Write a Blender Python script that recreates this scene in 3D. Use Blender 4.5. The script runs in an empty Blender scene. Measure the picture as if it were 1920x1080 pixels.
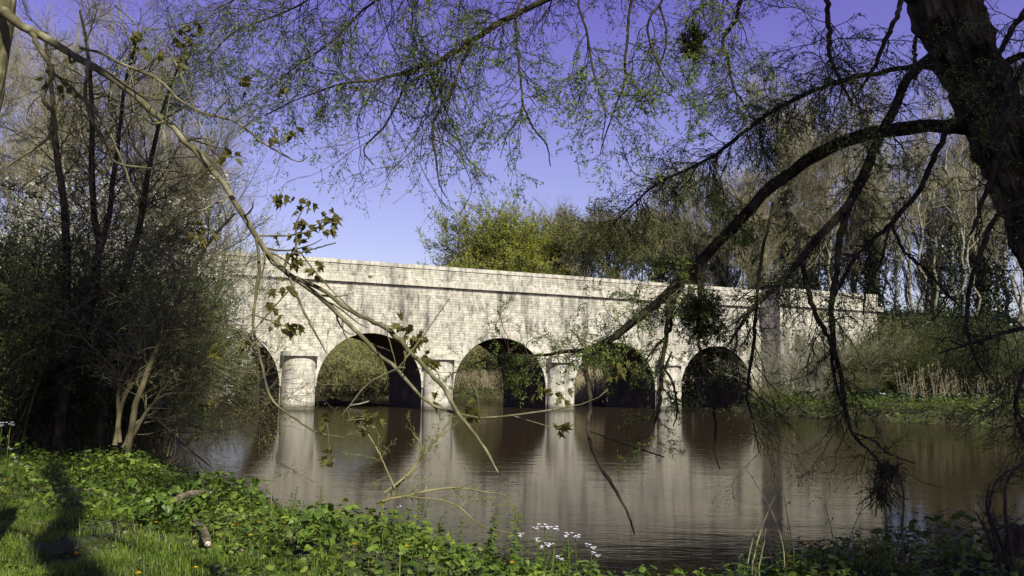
import bpy, math, random
import numpy as np
from mathutils import Vector
rg = np.random.default_rng(7); random.seed(7)
sc = bpy.context.scene
# ------------------------------------------------------------------ camera
F = 1638.0; rho = math.atan(60/3840); pit = math.atan(172.8/1638)
CAM = np.array([0, 0, 2.4])
RT = np.array([1., 0, 0]); UP = np.array([0, -math.sin(pit), math.cos(pit)]); FW = np.array([0, math.cos(pit), math.sin(pit)])
RT, UP = math.cos(rho)*RT + math.sin(rho)*UP, -math.sin(rho)*RT + math.cos(rho)*UP
cd = bpy.data.cameras.new('camera'); cam = bpy.data.objects.new('camera', cd); sc.collection.objects.link(cam)
cd.sensor_width = 36; cd.lens = F/1920*36; cd.clip_start = 0.1; cd.clip_end = 3000
from mathutils import Matrix
cam.matrix_world = Matrix([[RT[i], UP[i], -FW[i], CAM[i]] for i in range(3)] + [[0, 0, 0, 1]])
sc.camera = cam
# ------------------------------------------------------------------ light
SUN_EL = math.radians(41); TRAV = np.array([-0.443, 0.896])          # horizontal travel of the light
w = bpy.data.worlds.new('World'); sc.world = w; w.use_nodes = True
nt = w.node_tree; nt.nodes.clear()
sky = nt.nodes.new('ShaderNodeTexSky'); sky.sky_type = 'NISHITA'; sky.sun_disc = False
sky.sun_elevation = SUN_EL; sky.sun_rotation = math.atan2(-TRAV[0], -TRAV[1])
sky.air_density = 1.0; sky.dust_density = 0.2; sky.ozone_density = 1.5
tcw = nt.nodes.new('ShaderNodeTexCoord'); sep = nt.nodes.new('ShaderNodeSeparateXYZ'); nt.links.new(tcw.outputs['Generated'], sep.inputs[0])
crw = nt.nodes.new('ShaderNodeValToRGB'); nt.links.new(sep.outputs[2], crw.inputs[0])     # violet cast of the sky, deepening upwards
crw.color_ramp.elements[0].position = 0.02; crw.color_ramp.elements[0].color = (.74, .66, .68, 1)
crw.color_ramp.elements[1].position = 0.42; crw.color_ramp.elements[1].color = (.84, .45, .97, 1)
e_ = crw.color_ramp.elements.new(.25); e_.color = (.92, .63, .88, 1)
mx = nt.nodes.new('ShaderNodeMix'); mx.data_type = 'RGBA'; mx.blend_type = 'MULTIPLY'; mx.inputs[0].default_value = 1
nt.links.new(crw.outputs[0], mx.inputs[7])
bg = nt.nodes.new('ShaderNodeBackground'); bg.inputs[1].default_value = 0.12
out = nt.nodes.new('ShaderNodeOutputWorld')
nt.links.new(sky.outputs[0], mx.inputs[6]); nt.links.new(mx.outputs[2], bg.inputs[0]); nt.links.new(bg.outputs[0], out.inputs[0])
sl = bpy.data.lights.new('sun', 'SUN'); sl.energy = 5.0; sl.angle = math.radians(0.5); sl.color = (1.0, 0.96, 0.85)
so = bpy.data.objects.new('sun', sl); sc.collection.objects.link(so)
so.rotation_euler = Vector((TRAV[0]*math.cos(SUN_EL), TRAV[1]*math.cos(SUN_EL), -math.sin(SUN_EL))).to_track_quat('-Z', 'Y').to_euler()
sc.view_settings.view_transform = 'Standard'; sc.view_settings.look = 'None'; sc.view_settings.gamma = 1
sc.view_settings.use_curve_mapping = False; sc.view_settings.exposure = 0.38
sc.render.engine = 'CYCLES'; sc.cycles.max_bounces = 5; sc.cycles.transparent_max_bounces = 4

# ------------------------------------------------------------------ helpers
def ray(x, y): return RT*(x-960)/F + UP*(540-y)/F + FW
def at(x, y, Y):                                  # the point at ground distance Y seen at this place
    d = ray(x, y); return CAM + d*(Y/d[1])
def hz(x, y, z):
    d = ray(x, y); return CAM + d*((z-2.4)/d[2])
def tag(o, label=None, cat=None, group=None, kind=None):
    if label: o['label'] = label
    if cat: o['category'] = cat
    if group: o['group'] = group
    if kind: o['kind'] = kind
    return o
def link(o, parent=None):
    sc.collection.objects.link(o)
    if parent is not None: o.parent = parent
    return o
def empty(name, loc, rz=0, sc_=1.0):
    o = bpy.data.objects.new(name, None); o.location = tuple(float(v) for v in loc); o.rotation_euler = (0, 0, rz)
    o.scale = (sc_,)*3; o.empty_display_size = .2
    return link(o)
def mesh(name, V, Fc, mat, smooth=False):
    """V (n,3); Fc: list of int arrays, each (m,k)"""
    me = bpy.data.meshes.new(name); V = np.asarray(V, dtype=np.float32)
    Fc = [np.asarray(f) for f in Fc if len(f)]
    me.vertices.add(len(V)); me.vertices.foreach_set('co', V.ravel())
    tot = sum(f.size for f in Fc); npol = sum(len(f) for f in Fc)
    me.loops.add(tot); me.loops.foreach_set('vertex_index', np.concatenate([f.ravel() for f in Fc]).astype(np.int32))
    me.polygons.add(npol)
    sizes = np.concatenate([np.full(len(f), f.shape[1]) for f in Fc]); st = np.concatenate([[0], np.cumsum(sizes)[:-1]])
    me.polygons.foreach_set('loop_start', st.astype(np.int32))
    try: me.polygons.foreach_set('loop_total', sizes.astype(np.int32))
    except Exception: pass
    me.polygons.foreach_set('use_smooth', np.full(npol, bool(smooth)))
    me.materials.append(mat); me.update(calc_edges=True); return me
def obj(name, me, parent=None, loc=None):
    o = bpy.data.objects.new(name, me)
    if loc is not None: o.location = tuple(float(v) for v in loc)
    return link(o, parent)
def nrm(v): return v/np.maximum(np.linalg.norm(v, axis=-1, keepdims=True), 1e-9)
class Geo:
    def __init__(s): s.V = []; s.F = {}; s.n = 0
    def add(s, V, Fs):
        V = np.asarray(V, dtype=float).reshape(-1, 3)
        for f in Fs:
            f = np.asarray(f)
            if len(f): s.F.setdefault(f.shape[1], []).append(f + s.n)
        s.V.append(V); s.n += len(V); return s
    def tubes(s, P, R, k=3, cap=False):
        """P (M,N,3) R (M,N)"""
        P = np.asarray(P, float); R = np.asarray(R, float); M, N = R.shape
        T = nrm(np.gradient(P, axis=1)); a = np.zeros_like(T); a[..., 0] = 1
        flip = np.abs(T[..., 0]).mean(1) > .8
        a[flip] = (0, 0.3, 1.)
        A = nrm(np.cross(T, a)); B = np.cross(T, A)
        th = np.arange(k)*2*math.pi/k
        V = P[:, :, None] + R[:, :, None, None]*(A[:, :, None]*np.cos(th)[:, None] + B[:, :, None]*np.sin(th)[:, None])
        i = (np.arange(M)[:, None, None]*N + np.arange(N-1)[None, :, None])*k; j = np.arange(k); j2 = (j+1) % k
        Fq = np.stack([i+j, i+j2, i+k+j2, i+k+j], -1).reshape(-1, 4)
        s.add(V, [Fq])
        if cap and M == 1:
            for e, dr in ((0, -1), (N-1, 1)):
                q = P[0, e]; s.add(np.vstack([V[0, e], q[None]]), [np.array([(x, (x+1) % k, k)[::dr] for x in range(k)])])
        return s
    def leaves(s, p, d, n, L, W, fold=.25):
        """kite shaped leaves of two triangles"""
        p = np.asarray(p, float); d = nrm(d); sd = nrm(np.cross(d, n)); up = np.cross(sd, d)
        L = np.broadcast_to(L, len(p))[:, None]; W = np.broadcast_to(W, len(p))[:, None]
        V = np.stack([p, p + d*L*.45 + sd*W*.5 + up*W*fold, p + d*L, p + d*L*.45 - sd*W*.5 + up*W*fold], 1)
        i = np.arange(len(p))[:, None]*4
        return s.add(V, [np.concatenate([i+[0, 1, 2], i+[0, 2, 3]], 0)])
    def box(s, x0, x1, y0, y1, z0, z1, f=None):
        V = np.array([(x, y, z) for z in (z0, z1) for y in (y0, y1) for x in (x0, x1)], float)
        if f is not None: V = f(V)
        return s.add(V, [np.array([(0, 2, 3, 1), (4, 5, 7, 6), (0, 1, 5, 4), (2, 6, 7, 3), (0, 4, 6, 2), (1, 3, 7, 5)])])
    def mesh(s, name, mat, smooth=False): return mesh(name, np.concatenate(s.V), [np.concatenate(v) for v in s.F.values()], mat, smooth)
def resample(pts, n):
    """pts list of 3-D points (k,3+) to n rows along a smooth curve"""
    pts = np.asarray(pts, float); k = len(pts)
    if k < 3:
        t = np.linspace(0, k-1, n); return np.stack([np.interp(t, range(k), pts[:, c]) for c in range(pts.shape[1])], 1)
    E = np.vstack([2*pts[0]-pts[1], pts, 2*pts[-1]-pts[-2]]); t = np.linspace(0, k-1-1e-6, n); i = t.astype(int); f = (t-i)[:, None]
    a, b, c, d = E[i], E[i+1], E[i+2], E[i+3]
    return .5*(2*b + (c-a)*f + (2*a-5*b+4*c-d)*f**2 + (3*b-a-3*c+d)*f**3)
def spawn(P, R, n, L, ang, N=5, up=0., wob=.1, t0=.15, t1=1., rs=.6, rmin=.001, taper=.35, shrink=.4, rmax=9.):
    M, K = R.shape; seg = np.linalg.norm(np.diff(P, axis=1), axis=2).sum(1); m = rg.choice(M, n, p=seg/seg.sum())
    t = rg.uniform(t0, t1, n); x = t*(K-1)*.9999; i = x.astype(int); f = (x-i)[:, None]
    pos = P[m, i]*(1-f) + P[m, i+1]*f; tan = nrm(P[m, i+1]-P[m, i]); r = R[m, i]*(1-f[:, 0]) + R[m, i+1]*f[:, 0]
    pr = nrm(np.cross(tan, rg.normal(size=(n, 3)))); a = np.radians(rg.normal(ang, ang*.2, n))[:, None]
    d = np.cos(a)*tan + np.sin(a)*pr; Ln = L*rg.uniform(.5, 1.25, n)*(1-shrink*t)
    out = [pos]; w_ = rg.normal(size=(n, 3))*wob
    for q in range(N-1):
        d = nrm(d + w_*.5 + rg.normal(size=(n, 3))*wob + np.array([0, 0, up])/(N-1)*2)
        pos = pos + d*(Ln/(N-1))[:, None]; out.append(pos)
    Q = np.stack(out, 1); r0 = np.clip(r*rs, rmin, rmax)
    return Q, r0[:, None]*np.linspace(1, taper, N)[None]
def along(P, n, t0=.1, t1=1.):
    M, K = P.shape[:2]; m = rg.integers(0, M, n); x = rg.uniform(t0, t1, n)*(K-1)*.9999; i = x.astype(int); f = (x-i)[:, None]
    return P[m, i]*(1-f)+P[m, i+1]*f, nrm(P[m, i+1]-P[m, i])

# ------------------------------------------------------------------ materials
def M(name, c1, c2=None, rough=.8, scale=3., bump=0., bscale=None, spec=.2, island=.0, trans=0., stretch=(1, 1, 1), detail=6, c3=None, pos=(.35, .65)):
    m = bpy.data.materials.new(name); m.use_nodes = True; t = m.node_tree; N = t.nodes; Lk = t.links.new
    b = N['Principled BSDF']; b.inputs['Roughness'].default_value = rough; b.inputs['Specular IOR Level'].default_value = spec
    tc = N.new('ShaderNodeTexCoord'); mp = N.new('ShaderNodeMapping'); mp.inputs[3].default_value = stretch; Lk(tc.outputs['Object'], mp.inputs[0])
    no = N.new('ShaderNodeTexNoise'); no.inputs['Scale'].default_value = scale; no.inputs['Detail'].default_value = detail; Lk(mp.outputs[0], no.inputs[0])
    cr = N.new('ShaderNodeValToRGB'); cr.color_ramp.elements[0].position = pos[0]; cr.color_ramp.elements[1].position = pos[1]
    cr.color_ramp.elements[0].color = (*c1, 1); cr.color_ramp.elements[1].color = (*(c2 or c1), 1)
    if c3:
        e = cr.color_ramp.elements.new((pos[0]+pos[1])/2); e.color = (*c3, 1)
    Lk(no.outputs[0], cr.inputs[0]); col = cr.outputs[0]
    if island:
        g = N.new('ShaderNodeNewGeometry'); mr = N.new('ShaderNodeMapRange'); mr.inputs[3].default_value = 1-island; mr.inputs[4].default_value = 1+island
        Lk(g.outputs['Random Per Island'], mr.inputs[0]); hs = N.new('ShaderNodeHueSaturation'); Lk(mr.outputs[0], hs.inputs['Value'])
        mr2 = N.new('ShaderNodeMapRange'); mr2.inputs[3].default_value = .5+island*.05; mr2.inputs[4].default_value = .5-island*.05
        wn = N.new('ShaderNodeTexWhiteNoise'); wn.noise_dimensions = '1D'; Lk(g.outputs['Random Per Island'], wn.inputs['W']); Lk(wn.outputs[0], mr2.inputs[0])
        Lk(mr2.outputs[0], hs.inputs['Hue']); Lk(col, hs.inputs['Color']); col = hs.outputs[0]
    Lk(col, b.inputs['Base Color'])
    if bump:
        n2 = N.new('ShaderNodeTexNoise'); n2.inputs['Scale'].default_value = bscale or scale*4; n2.inputs['Detail'].default_value = 8; Lk(mp.outputs[0], n2.inputs[0])
        bp = N.new('ShaderNodeBump'); bp.inputs['Strength'].default_value = 1; bp.inputs['Distance'].default_value = bump; Lk(n2.outputs[0], bp.inputs['Height']); Lk(bp.outputs[0], b.inputs['Normal'])
    if trans:
        tr = N.new('ShaderNodeBsdfTranslucent'); Lk(col, tr.inputs[0]); ms = N.new('ShaderNodeMixShader'); ms.inputs[0].default_value = trans
        Lk(b.outputs[0], ms.inputs[1]); Lk(tr.outputs[0], ms.inputs[2]); Lk(ms.outputs[0], N['Material Output'].inputs[0])
    return m
def stone_mat(name, base, dark, pale, stain=.5, bump=.02):
    m = bpy.data.materials.new(name); m.use_nodes = True; t = m.node_tree; N = t.nodes; Lk = t.links.new; b = N['Principled BSDF']
    b.inputs['Roughness'].default_value = .92; b.inputs['Specular IOR Level'].default_value = .1
    g = N.new('ShaderNodeNewGeometry')
    def noise(sx, sy, sz, s, d=6):
        mp = N.new('ShaderNodeMapping'); mp.inputs[3].default_value = (sx, sy, sz); Lk(g.outputs['Position'], mp.inputs[0])
        n = N.new('ShaderNodeTexNoise'); n.inputs['Scale'].default_value = s; n.inputs['Detail'].default_value = d; n.inputs['Roughness'].default_value = .62; Lk(mp.outputs[0], n.inputs[0]); return n.outputs[0]
    def ramp(x, a, b_, lo=0, hi=1):
        r = N.new('ShaderNodeMapRange'); r.inputs[1].default_value = a; r.inputs[2].default_value = b_; r.inputs[3].default_value = lo; r.inputs[4].default_value = hi; Lk(x, r.inputs[0]); return r.outputs[0]
    def mix(f, a, b_, mode='MIX'):
        q = N.new('ShaderNodeMix'); q.data_type = 'RGBA'; q.blend_type = mode
        for s_, v in ((0, f), (6, a), (7, b_)):
            if isinstance(v, (tuple, float)): q.inputs[s_].default_value = v if isinstance(v, float) else (*v, 1)
            else: Lk(v, q.inputs[s_])
        return q.outputs[2]
    c = mix(ramp(noise(1, 1, 1, 2.3), .35, .65), base, pale)
    c = mix(ramp(noise(1, 1, .16, 1.1), .50, .68, 0, stain), c, dark)         # long rain streaks
    c = mix(ramp(noise(1, 1, .35, 3.4), .52, .72, 0, stain), c, dark)
    c = mix(ramp(noise(1, 1, 1, .55, 3), .55, .75, 0, .35), c, (.40, .36, .25))
    c = mix(ramp(noise(1, 1, 1, 14), .54, .72, 0, .5), c, dark); c = mix(ramp(noise(1, 1, 1, 5.5), .56, .66, 0, .45), c, dark)
    sp = N.new('ShaderNodeSeparateXYZ'); Lk(g.outputs['Position'], sp.inputs[0]); ad = N.new('ShaderNodeMath'); Lk(sp.outputs[2], ad.inputs[0]); mm = N.new('ShaderNodeMath'); mm.operation = 'MULTIPLY'; mm.inputs[1].default_value = .5
    Lk(noise(1, 1, 1, 1.6), mm.inputs[0]); Lk(mm.outputs[0], ad.inputs[1]); c = mix(ramp(ad.outputs[0], .46, .78, .8, 0), c, (.07, .07, .045))     # wet, algae-dark tide line
    rv = ramp(g.outputs['Random Per Island'], 0, 1, .80, 1.10); hs = N.new('ShaderNodeHueSaturation'); Lk(rv, hs.inputs['Value']); Lk(c, hs.inputs['Color'])
    Lk(hs.outputs[0], b.inputs['Base Color'])
    bp = N.new('ShaderNodeBump'); bp.inputs['Distance'].default_value = bump; Lk(noise(1, 1, 1, 9, 10), bp.inputs['Height']); Lk(bp.outputs[0], b.inputs['Normal'])
    return m
m_stone = stone_mat('limestone', (.45, .43, .325), (.10, .10, .085), (.66, .625, .49), .95)
m_stone2 = stone_mat('limestone_smooth', (.47, .45, .345), (.13, .13, .11), (.66, .625, .495), .85, .008)
m_core = stone_mat('mortar', (.34, .31, .25), (.12, .12, .10), (.44, .40, .33), .6, .01)
m_soffit_shade = stone_mat('shaded_vault_stone', (.075, .062, .045), (.025, .023, .02), (.11, .085, .06), .7, .01)  # same stone darkened, the shade under the arches put into its colour
m_bark_w = M('willow_bark', (.010, .008, .005), (.13, .105, .07), scale=6, bump=.05, bscale=14, stretch=(1, 1, .25), rough=.95)
m_branch_w = M('willow_branch_bark', (.010, .008, .005), (.055, .045, .024), scale=9, bump=.006, rough=.9)
m_twig = M('twig_bark', (.05, .045, .02), (.16, .14, .07), scale=4, rough=.8)
m_twigy = M('young_twig_bark', (.12, .11, .04), (.26, .24, .10), scale=4, rough=.8)
m_twig_dark = M('dark_twig_bark', (.016, .014, .009), (.065, .055, .03), scale=4, rough=.85)
m_maple = M('sycamore_bark', (.06, .055, .025), (.27, .25, .15), scale=12, bump=.003, rough=.75, c3=(.12, .11, .05), pos=(.3, .72))
m_pale = M('pale_bark', (.14, .135, .085), (.31, .30, .20), scale=2, rough=.9)
m_brown = M('brown_twigs', (.15, .14, .07), (.29, .265, .15), scale=1, rough=.9)
m_wleaf = M('willow_leaf', (.12, .18, .035), (.27, .35, .08), island=.3, trans=.4, rough=.5)
m_green = M('leaf_green', (.045, .075, .014), (.15, .20, .04), island=.35, trans=.35, rough=.5, scale=.6)
m_lgreen = M('leaf_fresh', (.20, .235, .03), (.40, .43, .07), island=.3, trans=.4, rough=.55, scale=.5)
m_olive = M('leaf_olive', (.10, .11, .03), (.22, .22, .07), island=.35, trans=.35, rough=.6, scale=.3)
m_ivy = M('ivy_leaf', (.010, .022, .006), (.035, .06, .016), island=.4, trans=.1, rough=.35, spec=.5)
m_mist = M('mistletoe_leaf', (.02, .035, .008), (.07, .09, .02), island=.4, trans=.2, rough=.45)
m_willowy = M('leaf_willow', (.20, .22, .06), (.36, .37, .12), island=.3, trans=.35, rough=.6, scale=.4)
m_white = M('blossom', (.42, .43, .33), (.7, .7, .60), island=.25, trans=.3)
m_nettle = M('nettle_leaf', (.055, .10, .010), (.19, .265, .03), island=.35, trans=.35, rough=.45, spec=.4, scale=2)
m_grass = M('grass_blade', (.07, .12, .012), (.20, .28, .035), island=.35, trans=.4, rough=.5, spec=.3, scale=1.2)
m_dry = M('dry_stem', (.20, .165, .09), (.40, .35, .21), island=.25, rough=.8)
m_maleaf = M('sycamore_leaf', (.075, .06, .018), (.18, .165, .04), island=.4, trans=.4, rough=.5, scale=12)
m_soil = M('bank_soil', (.022, .016, .009), (.035, .05, .015), scale=1.3, bump=.05, bscale=6, rough=1, c3=(.05, .06, .02))
m_slope = M('embankment_turf', (.014, .018, .006), (.045, .06, .015), scale=.35, bump=.3, bscale=1.2, rough=1, c3=(.05, .045, .02))
m_log = M('rotten_wood', (.05, .038, .02), (.26, .22, .14), scale=12, bump=.01, stretch=(1, 1, .3), rough=.9)
m_pale_wood = M('broken_wood', (.45, .38, .26), (.65, .58, .42), scale=20, rough=.8)
m_yellow = M('dandelion_petal', (.75, .50, .01), (.85, .62, .02), rough=.6, trans=.2)
m_lilac = M('cuckooflower_petal', (.78, .74, .80), (.88, .86, .9), rough=.6, trans=.3)
def water_mat():
    m = bpy.data.materials.new('river_water'); m.use_nodes = True; t = m.node_tree; N = t.nodes; Lk = t.links.new; b = N['Principled BSDF']
    b.inputs['Base Color'].default_value = (.024, .0145, .0065, 1); b.inputs['Roughness'].default_value = .05; b.inputs['IOR'].default_value = 1.333
    b.inputs['Specular IOR Level'].default_value = .36; b.inputs['Specular Tint'].default_value = (1, .93, .82, 1)
    tc = N.new('ShaderNodeTexCoord'); prev = None
    for sx, sy, s, dist, det in ((.35, 1.0, 1.3, .0055, 3), (.6, 1.5, 6.0, .0020, 4), (1, .35, .16, .012, 2)):
        mp = N.new('ShaderNodeMapping'); mp.inputs[3].default_value = (sx, sy, 1); mp.inputs[2].default_value = (0, 0, .15); Lk(tc.outputs['Object'], mp.inputs[0])
        n = N.new('ShaderNodeTexNoise'); n.inputs['Scale'].default_value = s; n.inputs['Detail'].default_value = det; n.inputs['Distortion'].default_value = .6; Lk(mp.outputs[0], n.inputs[0])
        bp = N.new('ShaderNodeBump'); bp.inputs['Strength'].default_value = 1; bp.inputs['Distance'].default_value = dist; Lk(n.outputs[0], bp.inputs['Height'])
        if prev: Lk(prev, bp.inputs['Normal'])
        prev = bp.outputs[0]
    Lk(prev, b.inputs['Normal'])
    df = N.new('ShaderNodeBsdfDiffuse'); nm = N.new('ShaderNodeTexNoise'); nm.inputs['Scale'].default_value = .25; Lk(tc.outputs['Object'], nm.inputs[0]); cr = N.new('ShaderNodeValToRGB'); cr.color_ramp.elements[0].color = (.018, .013, .007, 1); cr.color_ramp.elements[1].color = (.030, .023, .013, 1); Lk(nm.outputs[0], cr.inputs[0]); Lk(cr.outputs[0], df.inputs[0])
    ms = N.new('ShaderNodeMixShader'); ms.inputs[0].default_value = .33; Lk(b.outputs[0], ms.inputs[1]); Lk(df.outputs[0], ms.inputs[2]); Lk(ms.outputs[0], N['Material Output'].inputs[0]); return m      # silt clouding the surface
m_water = water_mat()

# ------------------------------------------------------------------ ground, river
RIVER = np.array([(-5.3, 15.6), (-4.5, 13.9), (-3.3, 12.5), (-2.2, 11.3), (-.8, 10.1), (0., 9.3), (.65, 8.7), (1.05, 7.9), (1.25, 7.3), (1.5, 8.1), (2.1, 9.1), (3.2, 9.3), (4.2, 9.3), (5.0, 9.8), (5.6, 11.), (8, 12.3), (14, 12), (30, 9), (60, 0), (140, -20), (260, -40),
    (260, 20), (140, 14), (80, 32), (50, 44), (31, 53.5), (25, 60), (20.5, 70), (20.3, 78), (22.5, 84.5), (19, 92.5), (9, 96), (0, 113), (-9, 109), (-14, 106), (-19, 112), (-24, 127), (-34, 146), (-50, 190), (-60, 300),
    (-110, 300), (-88, 190), (-62, 130), (-42, 98), (-32, 75), (-26, 60), (-15.5, 38), (-8.8, 22.5), (-6.2, 17.5)])
def sdist(x, y):
    """signed distance to the river's edge, positive on land"""
    d = np.full(x.shape, 1e9); ins = np.zeros(x.shape, bool); n_ = len(RIVER)
    for i in range(n_):
        a = RIVER[i]; b = RIVER[(i+1) % n_]; e = b-a; tt = np.clip(((x-a[0])*e[0]+(y-a[1])*e[1])/(e@e), 0, 1)
        d = np.minimum(d, np.hypot(x-a[0]-tt*e[0], y-a[1]-tt*e[1]))
        c = ((a[1] > y) != (b[1] > y)); ins ^= c & (x < (b[0]-a[0])*(y-a[1])/((b[1]-a[1]) or 1e-9)+a[0])
    return np.where(ins, -d, d)
U2 = np.array([0.90635045, 0.42252675]); N2 = np.array([0.42252675, -0.90635045]); BO = np.array([-15.98322, 65.661406])
def height(x, y):
    x = np.asarray(x, float); y = np.asarray(y, float)
    d = sdist(x, y); wob = .25*np.sin(x*.9+y*.5)+.2*np.sin(x*.31-y*.7+1)
    near = np.exp(-((x/14)**2+((y-6)/14)**2))
    h = np.where(d > 0, np.minimum(1, d/1.0)**.7*(.75+.12*wob)+.1*np.minimum(d, 6)*(.3+.7*(1-near)), np.maximum(-1.6, d*1.3)) - .03
    h = h + np.clip(d, 0, 1)*.05*(np.sin(x*3.1+y*2.3)+np.sin(y*4.1-x*1.7))*near
    s = (x-BO[0])*U2[0]+(y-BO[1])*U2[1]; q = np.abs((x-BO[0])*N2[0]+(y-BO[1])*N2[1]+4.3)
    for cond in ((s-57.2), (-34-s)):
        g = 9.95+.25*wob-np.maximum(0, q-4.2)/1.7-np.maximum(0, -cond)/1.3
        h = np.maximum(h, np.where(d > .2, np.minimum(g, h+d*1.1), h))
    return h
def grid(x0, x1, y0, y1, dx, hole=None, lower=0):
    xs = np.arange(x0, x1+1e-6, dx); ys = np.arange(y0, y1+1e-6, dx); X, Y = np.meshgrid(xs, ys); Z = height(X, Y)
    nx = len(xs); i = (np.arange(len(ys)-1)[:, None]*nx+np.arange(nx-1)[None]); c = np.stack([i, i+1, i+nx+1, i+nx], -1).reshape(-1, 4)
    V = np.stack([X, Y, Z], -1).reshape(-1, 3)
    if hole:
        cc = V[c].mean(1); keep = ~((cc[:, 0] > hole[0]) & (cc[:, 0] < hole[1]) & (cc[:, 1] > hole[2]) & (cc[:, 1] < hole[3])); c = c[keep]
    return V, c
V, c = grid(-16, 12, 0, 22, .14); o = obj('river_bank', mesh('river_bank', V, [c], m_soil, True)); tag(o, kind='structure')
V, c = grid(-180, 260, -60, 320, 2.0, hole=(-16, 12, 0, 22)); o = obj('ground', mesh('ground', V, [c], m_slope, True)); tag(o, kind='structure')
S = 1500; V = np.array([(-S, -S, -1.9), (S, -S, -1.9), (S, S*1.4, -1.9), (-S, S*1.4, -1.9)], float)
V2 = np.array([(x*180+40, y*190+130, -1.9) for x, y in ((-1.22, -1), (1.22, -1), (1.22, 1), (-1.22, 1))]); 
ring = Geo(); O4 = np.array([(-S, -S, 1), (S, -S, 1), (S, S, 1), (-S, S, 1)], float); I4 = np.array([(-178, -58, 1), (258, -58, 1), (258, 318, 1), (-178, 318, 1)], float)
ring.add(np.vstack([O4, I4]), [np.array([(i, (i+1) % 4, 4+(i+1) % 4, 4+i) for i in range(4)])])
tag(obj('far_ground', ring.mesh('far_ground', m_slope)), kind='structure')
g = Geo(); g.add([(-179, -59, 0), (259, -59, 0), (259, 319, 0), (-179, 319, 0)], [np.array([(0, 1, 2, 3)])])
tag(obj('river', g.mesh('river', m_water)), kind='structure')

# ------------------------------------------------------------------ bridge
BR = empty('stone_bridge', (BO[0], BO[1], 0), math.atan2(U2[1], U2[0]))
tag(BR, 'long pale limestone bridge with round arches crossing the river', 'bridge')
# local frame: x along the bridge to the right, y away from the camera, z up. near face y=0
WID = 8.6; RA = 4.22; ZS = 1.70; CEN = [-16.55, -5.45, 5.65, 16.75, 27.85, 38.95]; X0, X1 = -36., 57.
ZC0, ZC1, ZP = 9.78, 10.24, 11.50                      # cornice bottom/top, parapet top
XAB, YAB = 44.3, -2.6                                   # abutment starts, stands forward
CO = .09                                                # core lies behind the stones
def arch_wall(y0, y1, mat, name, x0, x1, cens, R, zt, parent):
    xs = [x0]
    for cx in cens: xs += list(cx - R*np.cos(np.linspace(0, math.pi, 49)))
    xs += [x1]; xs = np.array(xs); zb = np.full(len(xs), -1.5)
    k = 1; 
    for cx in cens:
        zb[k:k+49] = ZS + R*np.sin(np.linspace(0, math.pi, 49)); k += 49
    G = Geo(); n_ = len(xs)
    # faces as strips from zb to zt; piers are strips between arches from -1.5
    Vt = []; Fq = []
    def quad(a, b, c, d): Vt.extend([a, b, c, d]); i = len(Vt); Fq.append((i-4, i-3, i-2, i-1))
    segs = []; px = x0
    for cx in cens:
        segs.append((px, cx-R, -1.5, -1.5)); th = np.linspace(0, math.pi, 49)
        for a, b in zip(th[:-1], th[1:]): segs.append((cx-R*math.cos(a), cx-R*math.cos(b), ZS+R*math.sin(a), ZS+R*math.sin(b)))
        px = cx+R
    segs.append((px, x1, -1.5, -1.5))
    for a, b, za, zb_ in segs:
        quad((a, y0, za), (b, y0, zb_), (b, y0, zt), (a, y0, zt)); quad((b, y1, zb_), (a, y1, za), (a, y1, zt), (b, y1, zt))
    quad((x0, y0, zt), (x1, y0, zt), (x1, y1, zt), (x0, y1, zt)); quad((x0, y1, -1.5), (x0, y0, -1.5), (x0, y0, zt), (x0, y1, zt)); quad((x1, y0, -1.5), (x1, y1, -1.5), (x1, y1, zt), (x1, y0, zt))
    G.add(Vt, [np.array(Fq)]); return obj(name, G.mesh(name, mat), parent)
arch_wall(CO, WID-CO, m_core, 'spandrel_wall', X0, X1, CEN, RA, ZC0, BR)
def ring_mesh(cx):
    """voussoir ring with soffit lining, from the river bed up"""
    G = Geo(); th = np.linspace(0, math.pi, 41); RI, RO = RA-.03, RA+.62
    def prof(R): return [(cx-R, -1.5)] + [(cx-R*math.cos(a), ZS+R*math.sin(a)) for a in th] + [(cx+R, -1.5)]
    pi, po = prof(RI), prof(RO); n_ = len(pi)
    V = []; Fq = []
    for (a, b), (a2, b2) in zip(pi, po): V += [(a, -.035, b), (a, WID+.035, b), (a2, -.035, b2), (a2, CO+.02, b2)]
    for i in range(n_-1):
        k = i*4; Fq += [(k, k+4, k+5, k+1), (k, k+2, k+6, k+4), (k+2, k+3, k+7, k+6)]
    return np.array(V), np.array(Fq)
for cx in CEN:
    V, Fq = ring_mesh(cx); G = Geo(); G.add(V, [Fq[0::3]]); lining = G.mesh('vault', m_soffit_shade, True)
    G = Geo()
    th = np.linspace(0, math.pi, 28)                     # individual voussoir faces, joints barely open
    r0, r1 = RA-.04, RA+.60
    for a, b in zip(th[:-1], th[1:]):
        a += .0018; b -= .0018; yf = -.035+rg.uniform(-.006, .006)
        q = [(cx-r*math.cos(t_), y_, ZS+r*math.sin(t_)) for y_ in (yf, CO+.03) for t_, r in ((a, r0), (b, r0), (b, r1), (a, r1))]
        G.add(q, [np.array([(3, 2, 1, 0), (0, 1, 5, 4), (2, 3, 7, 6), (1, 2, 6, 5), (3, 0, 4, 7)])])
    ar = obj('arch', lining, BR); obj('voussoirs', G.mesh('voussoirs', m_stone2), ar)
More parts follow.
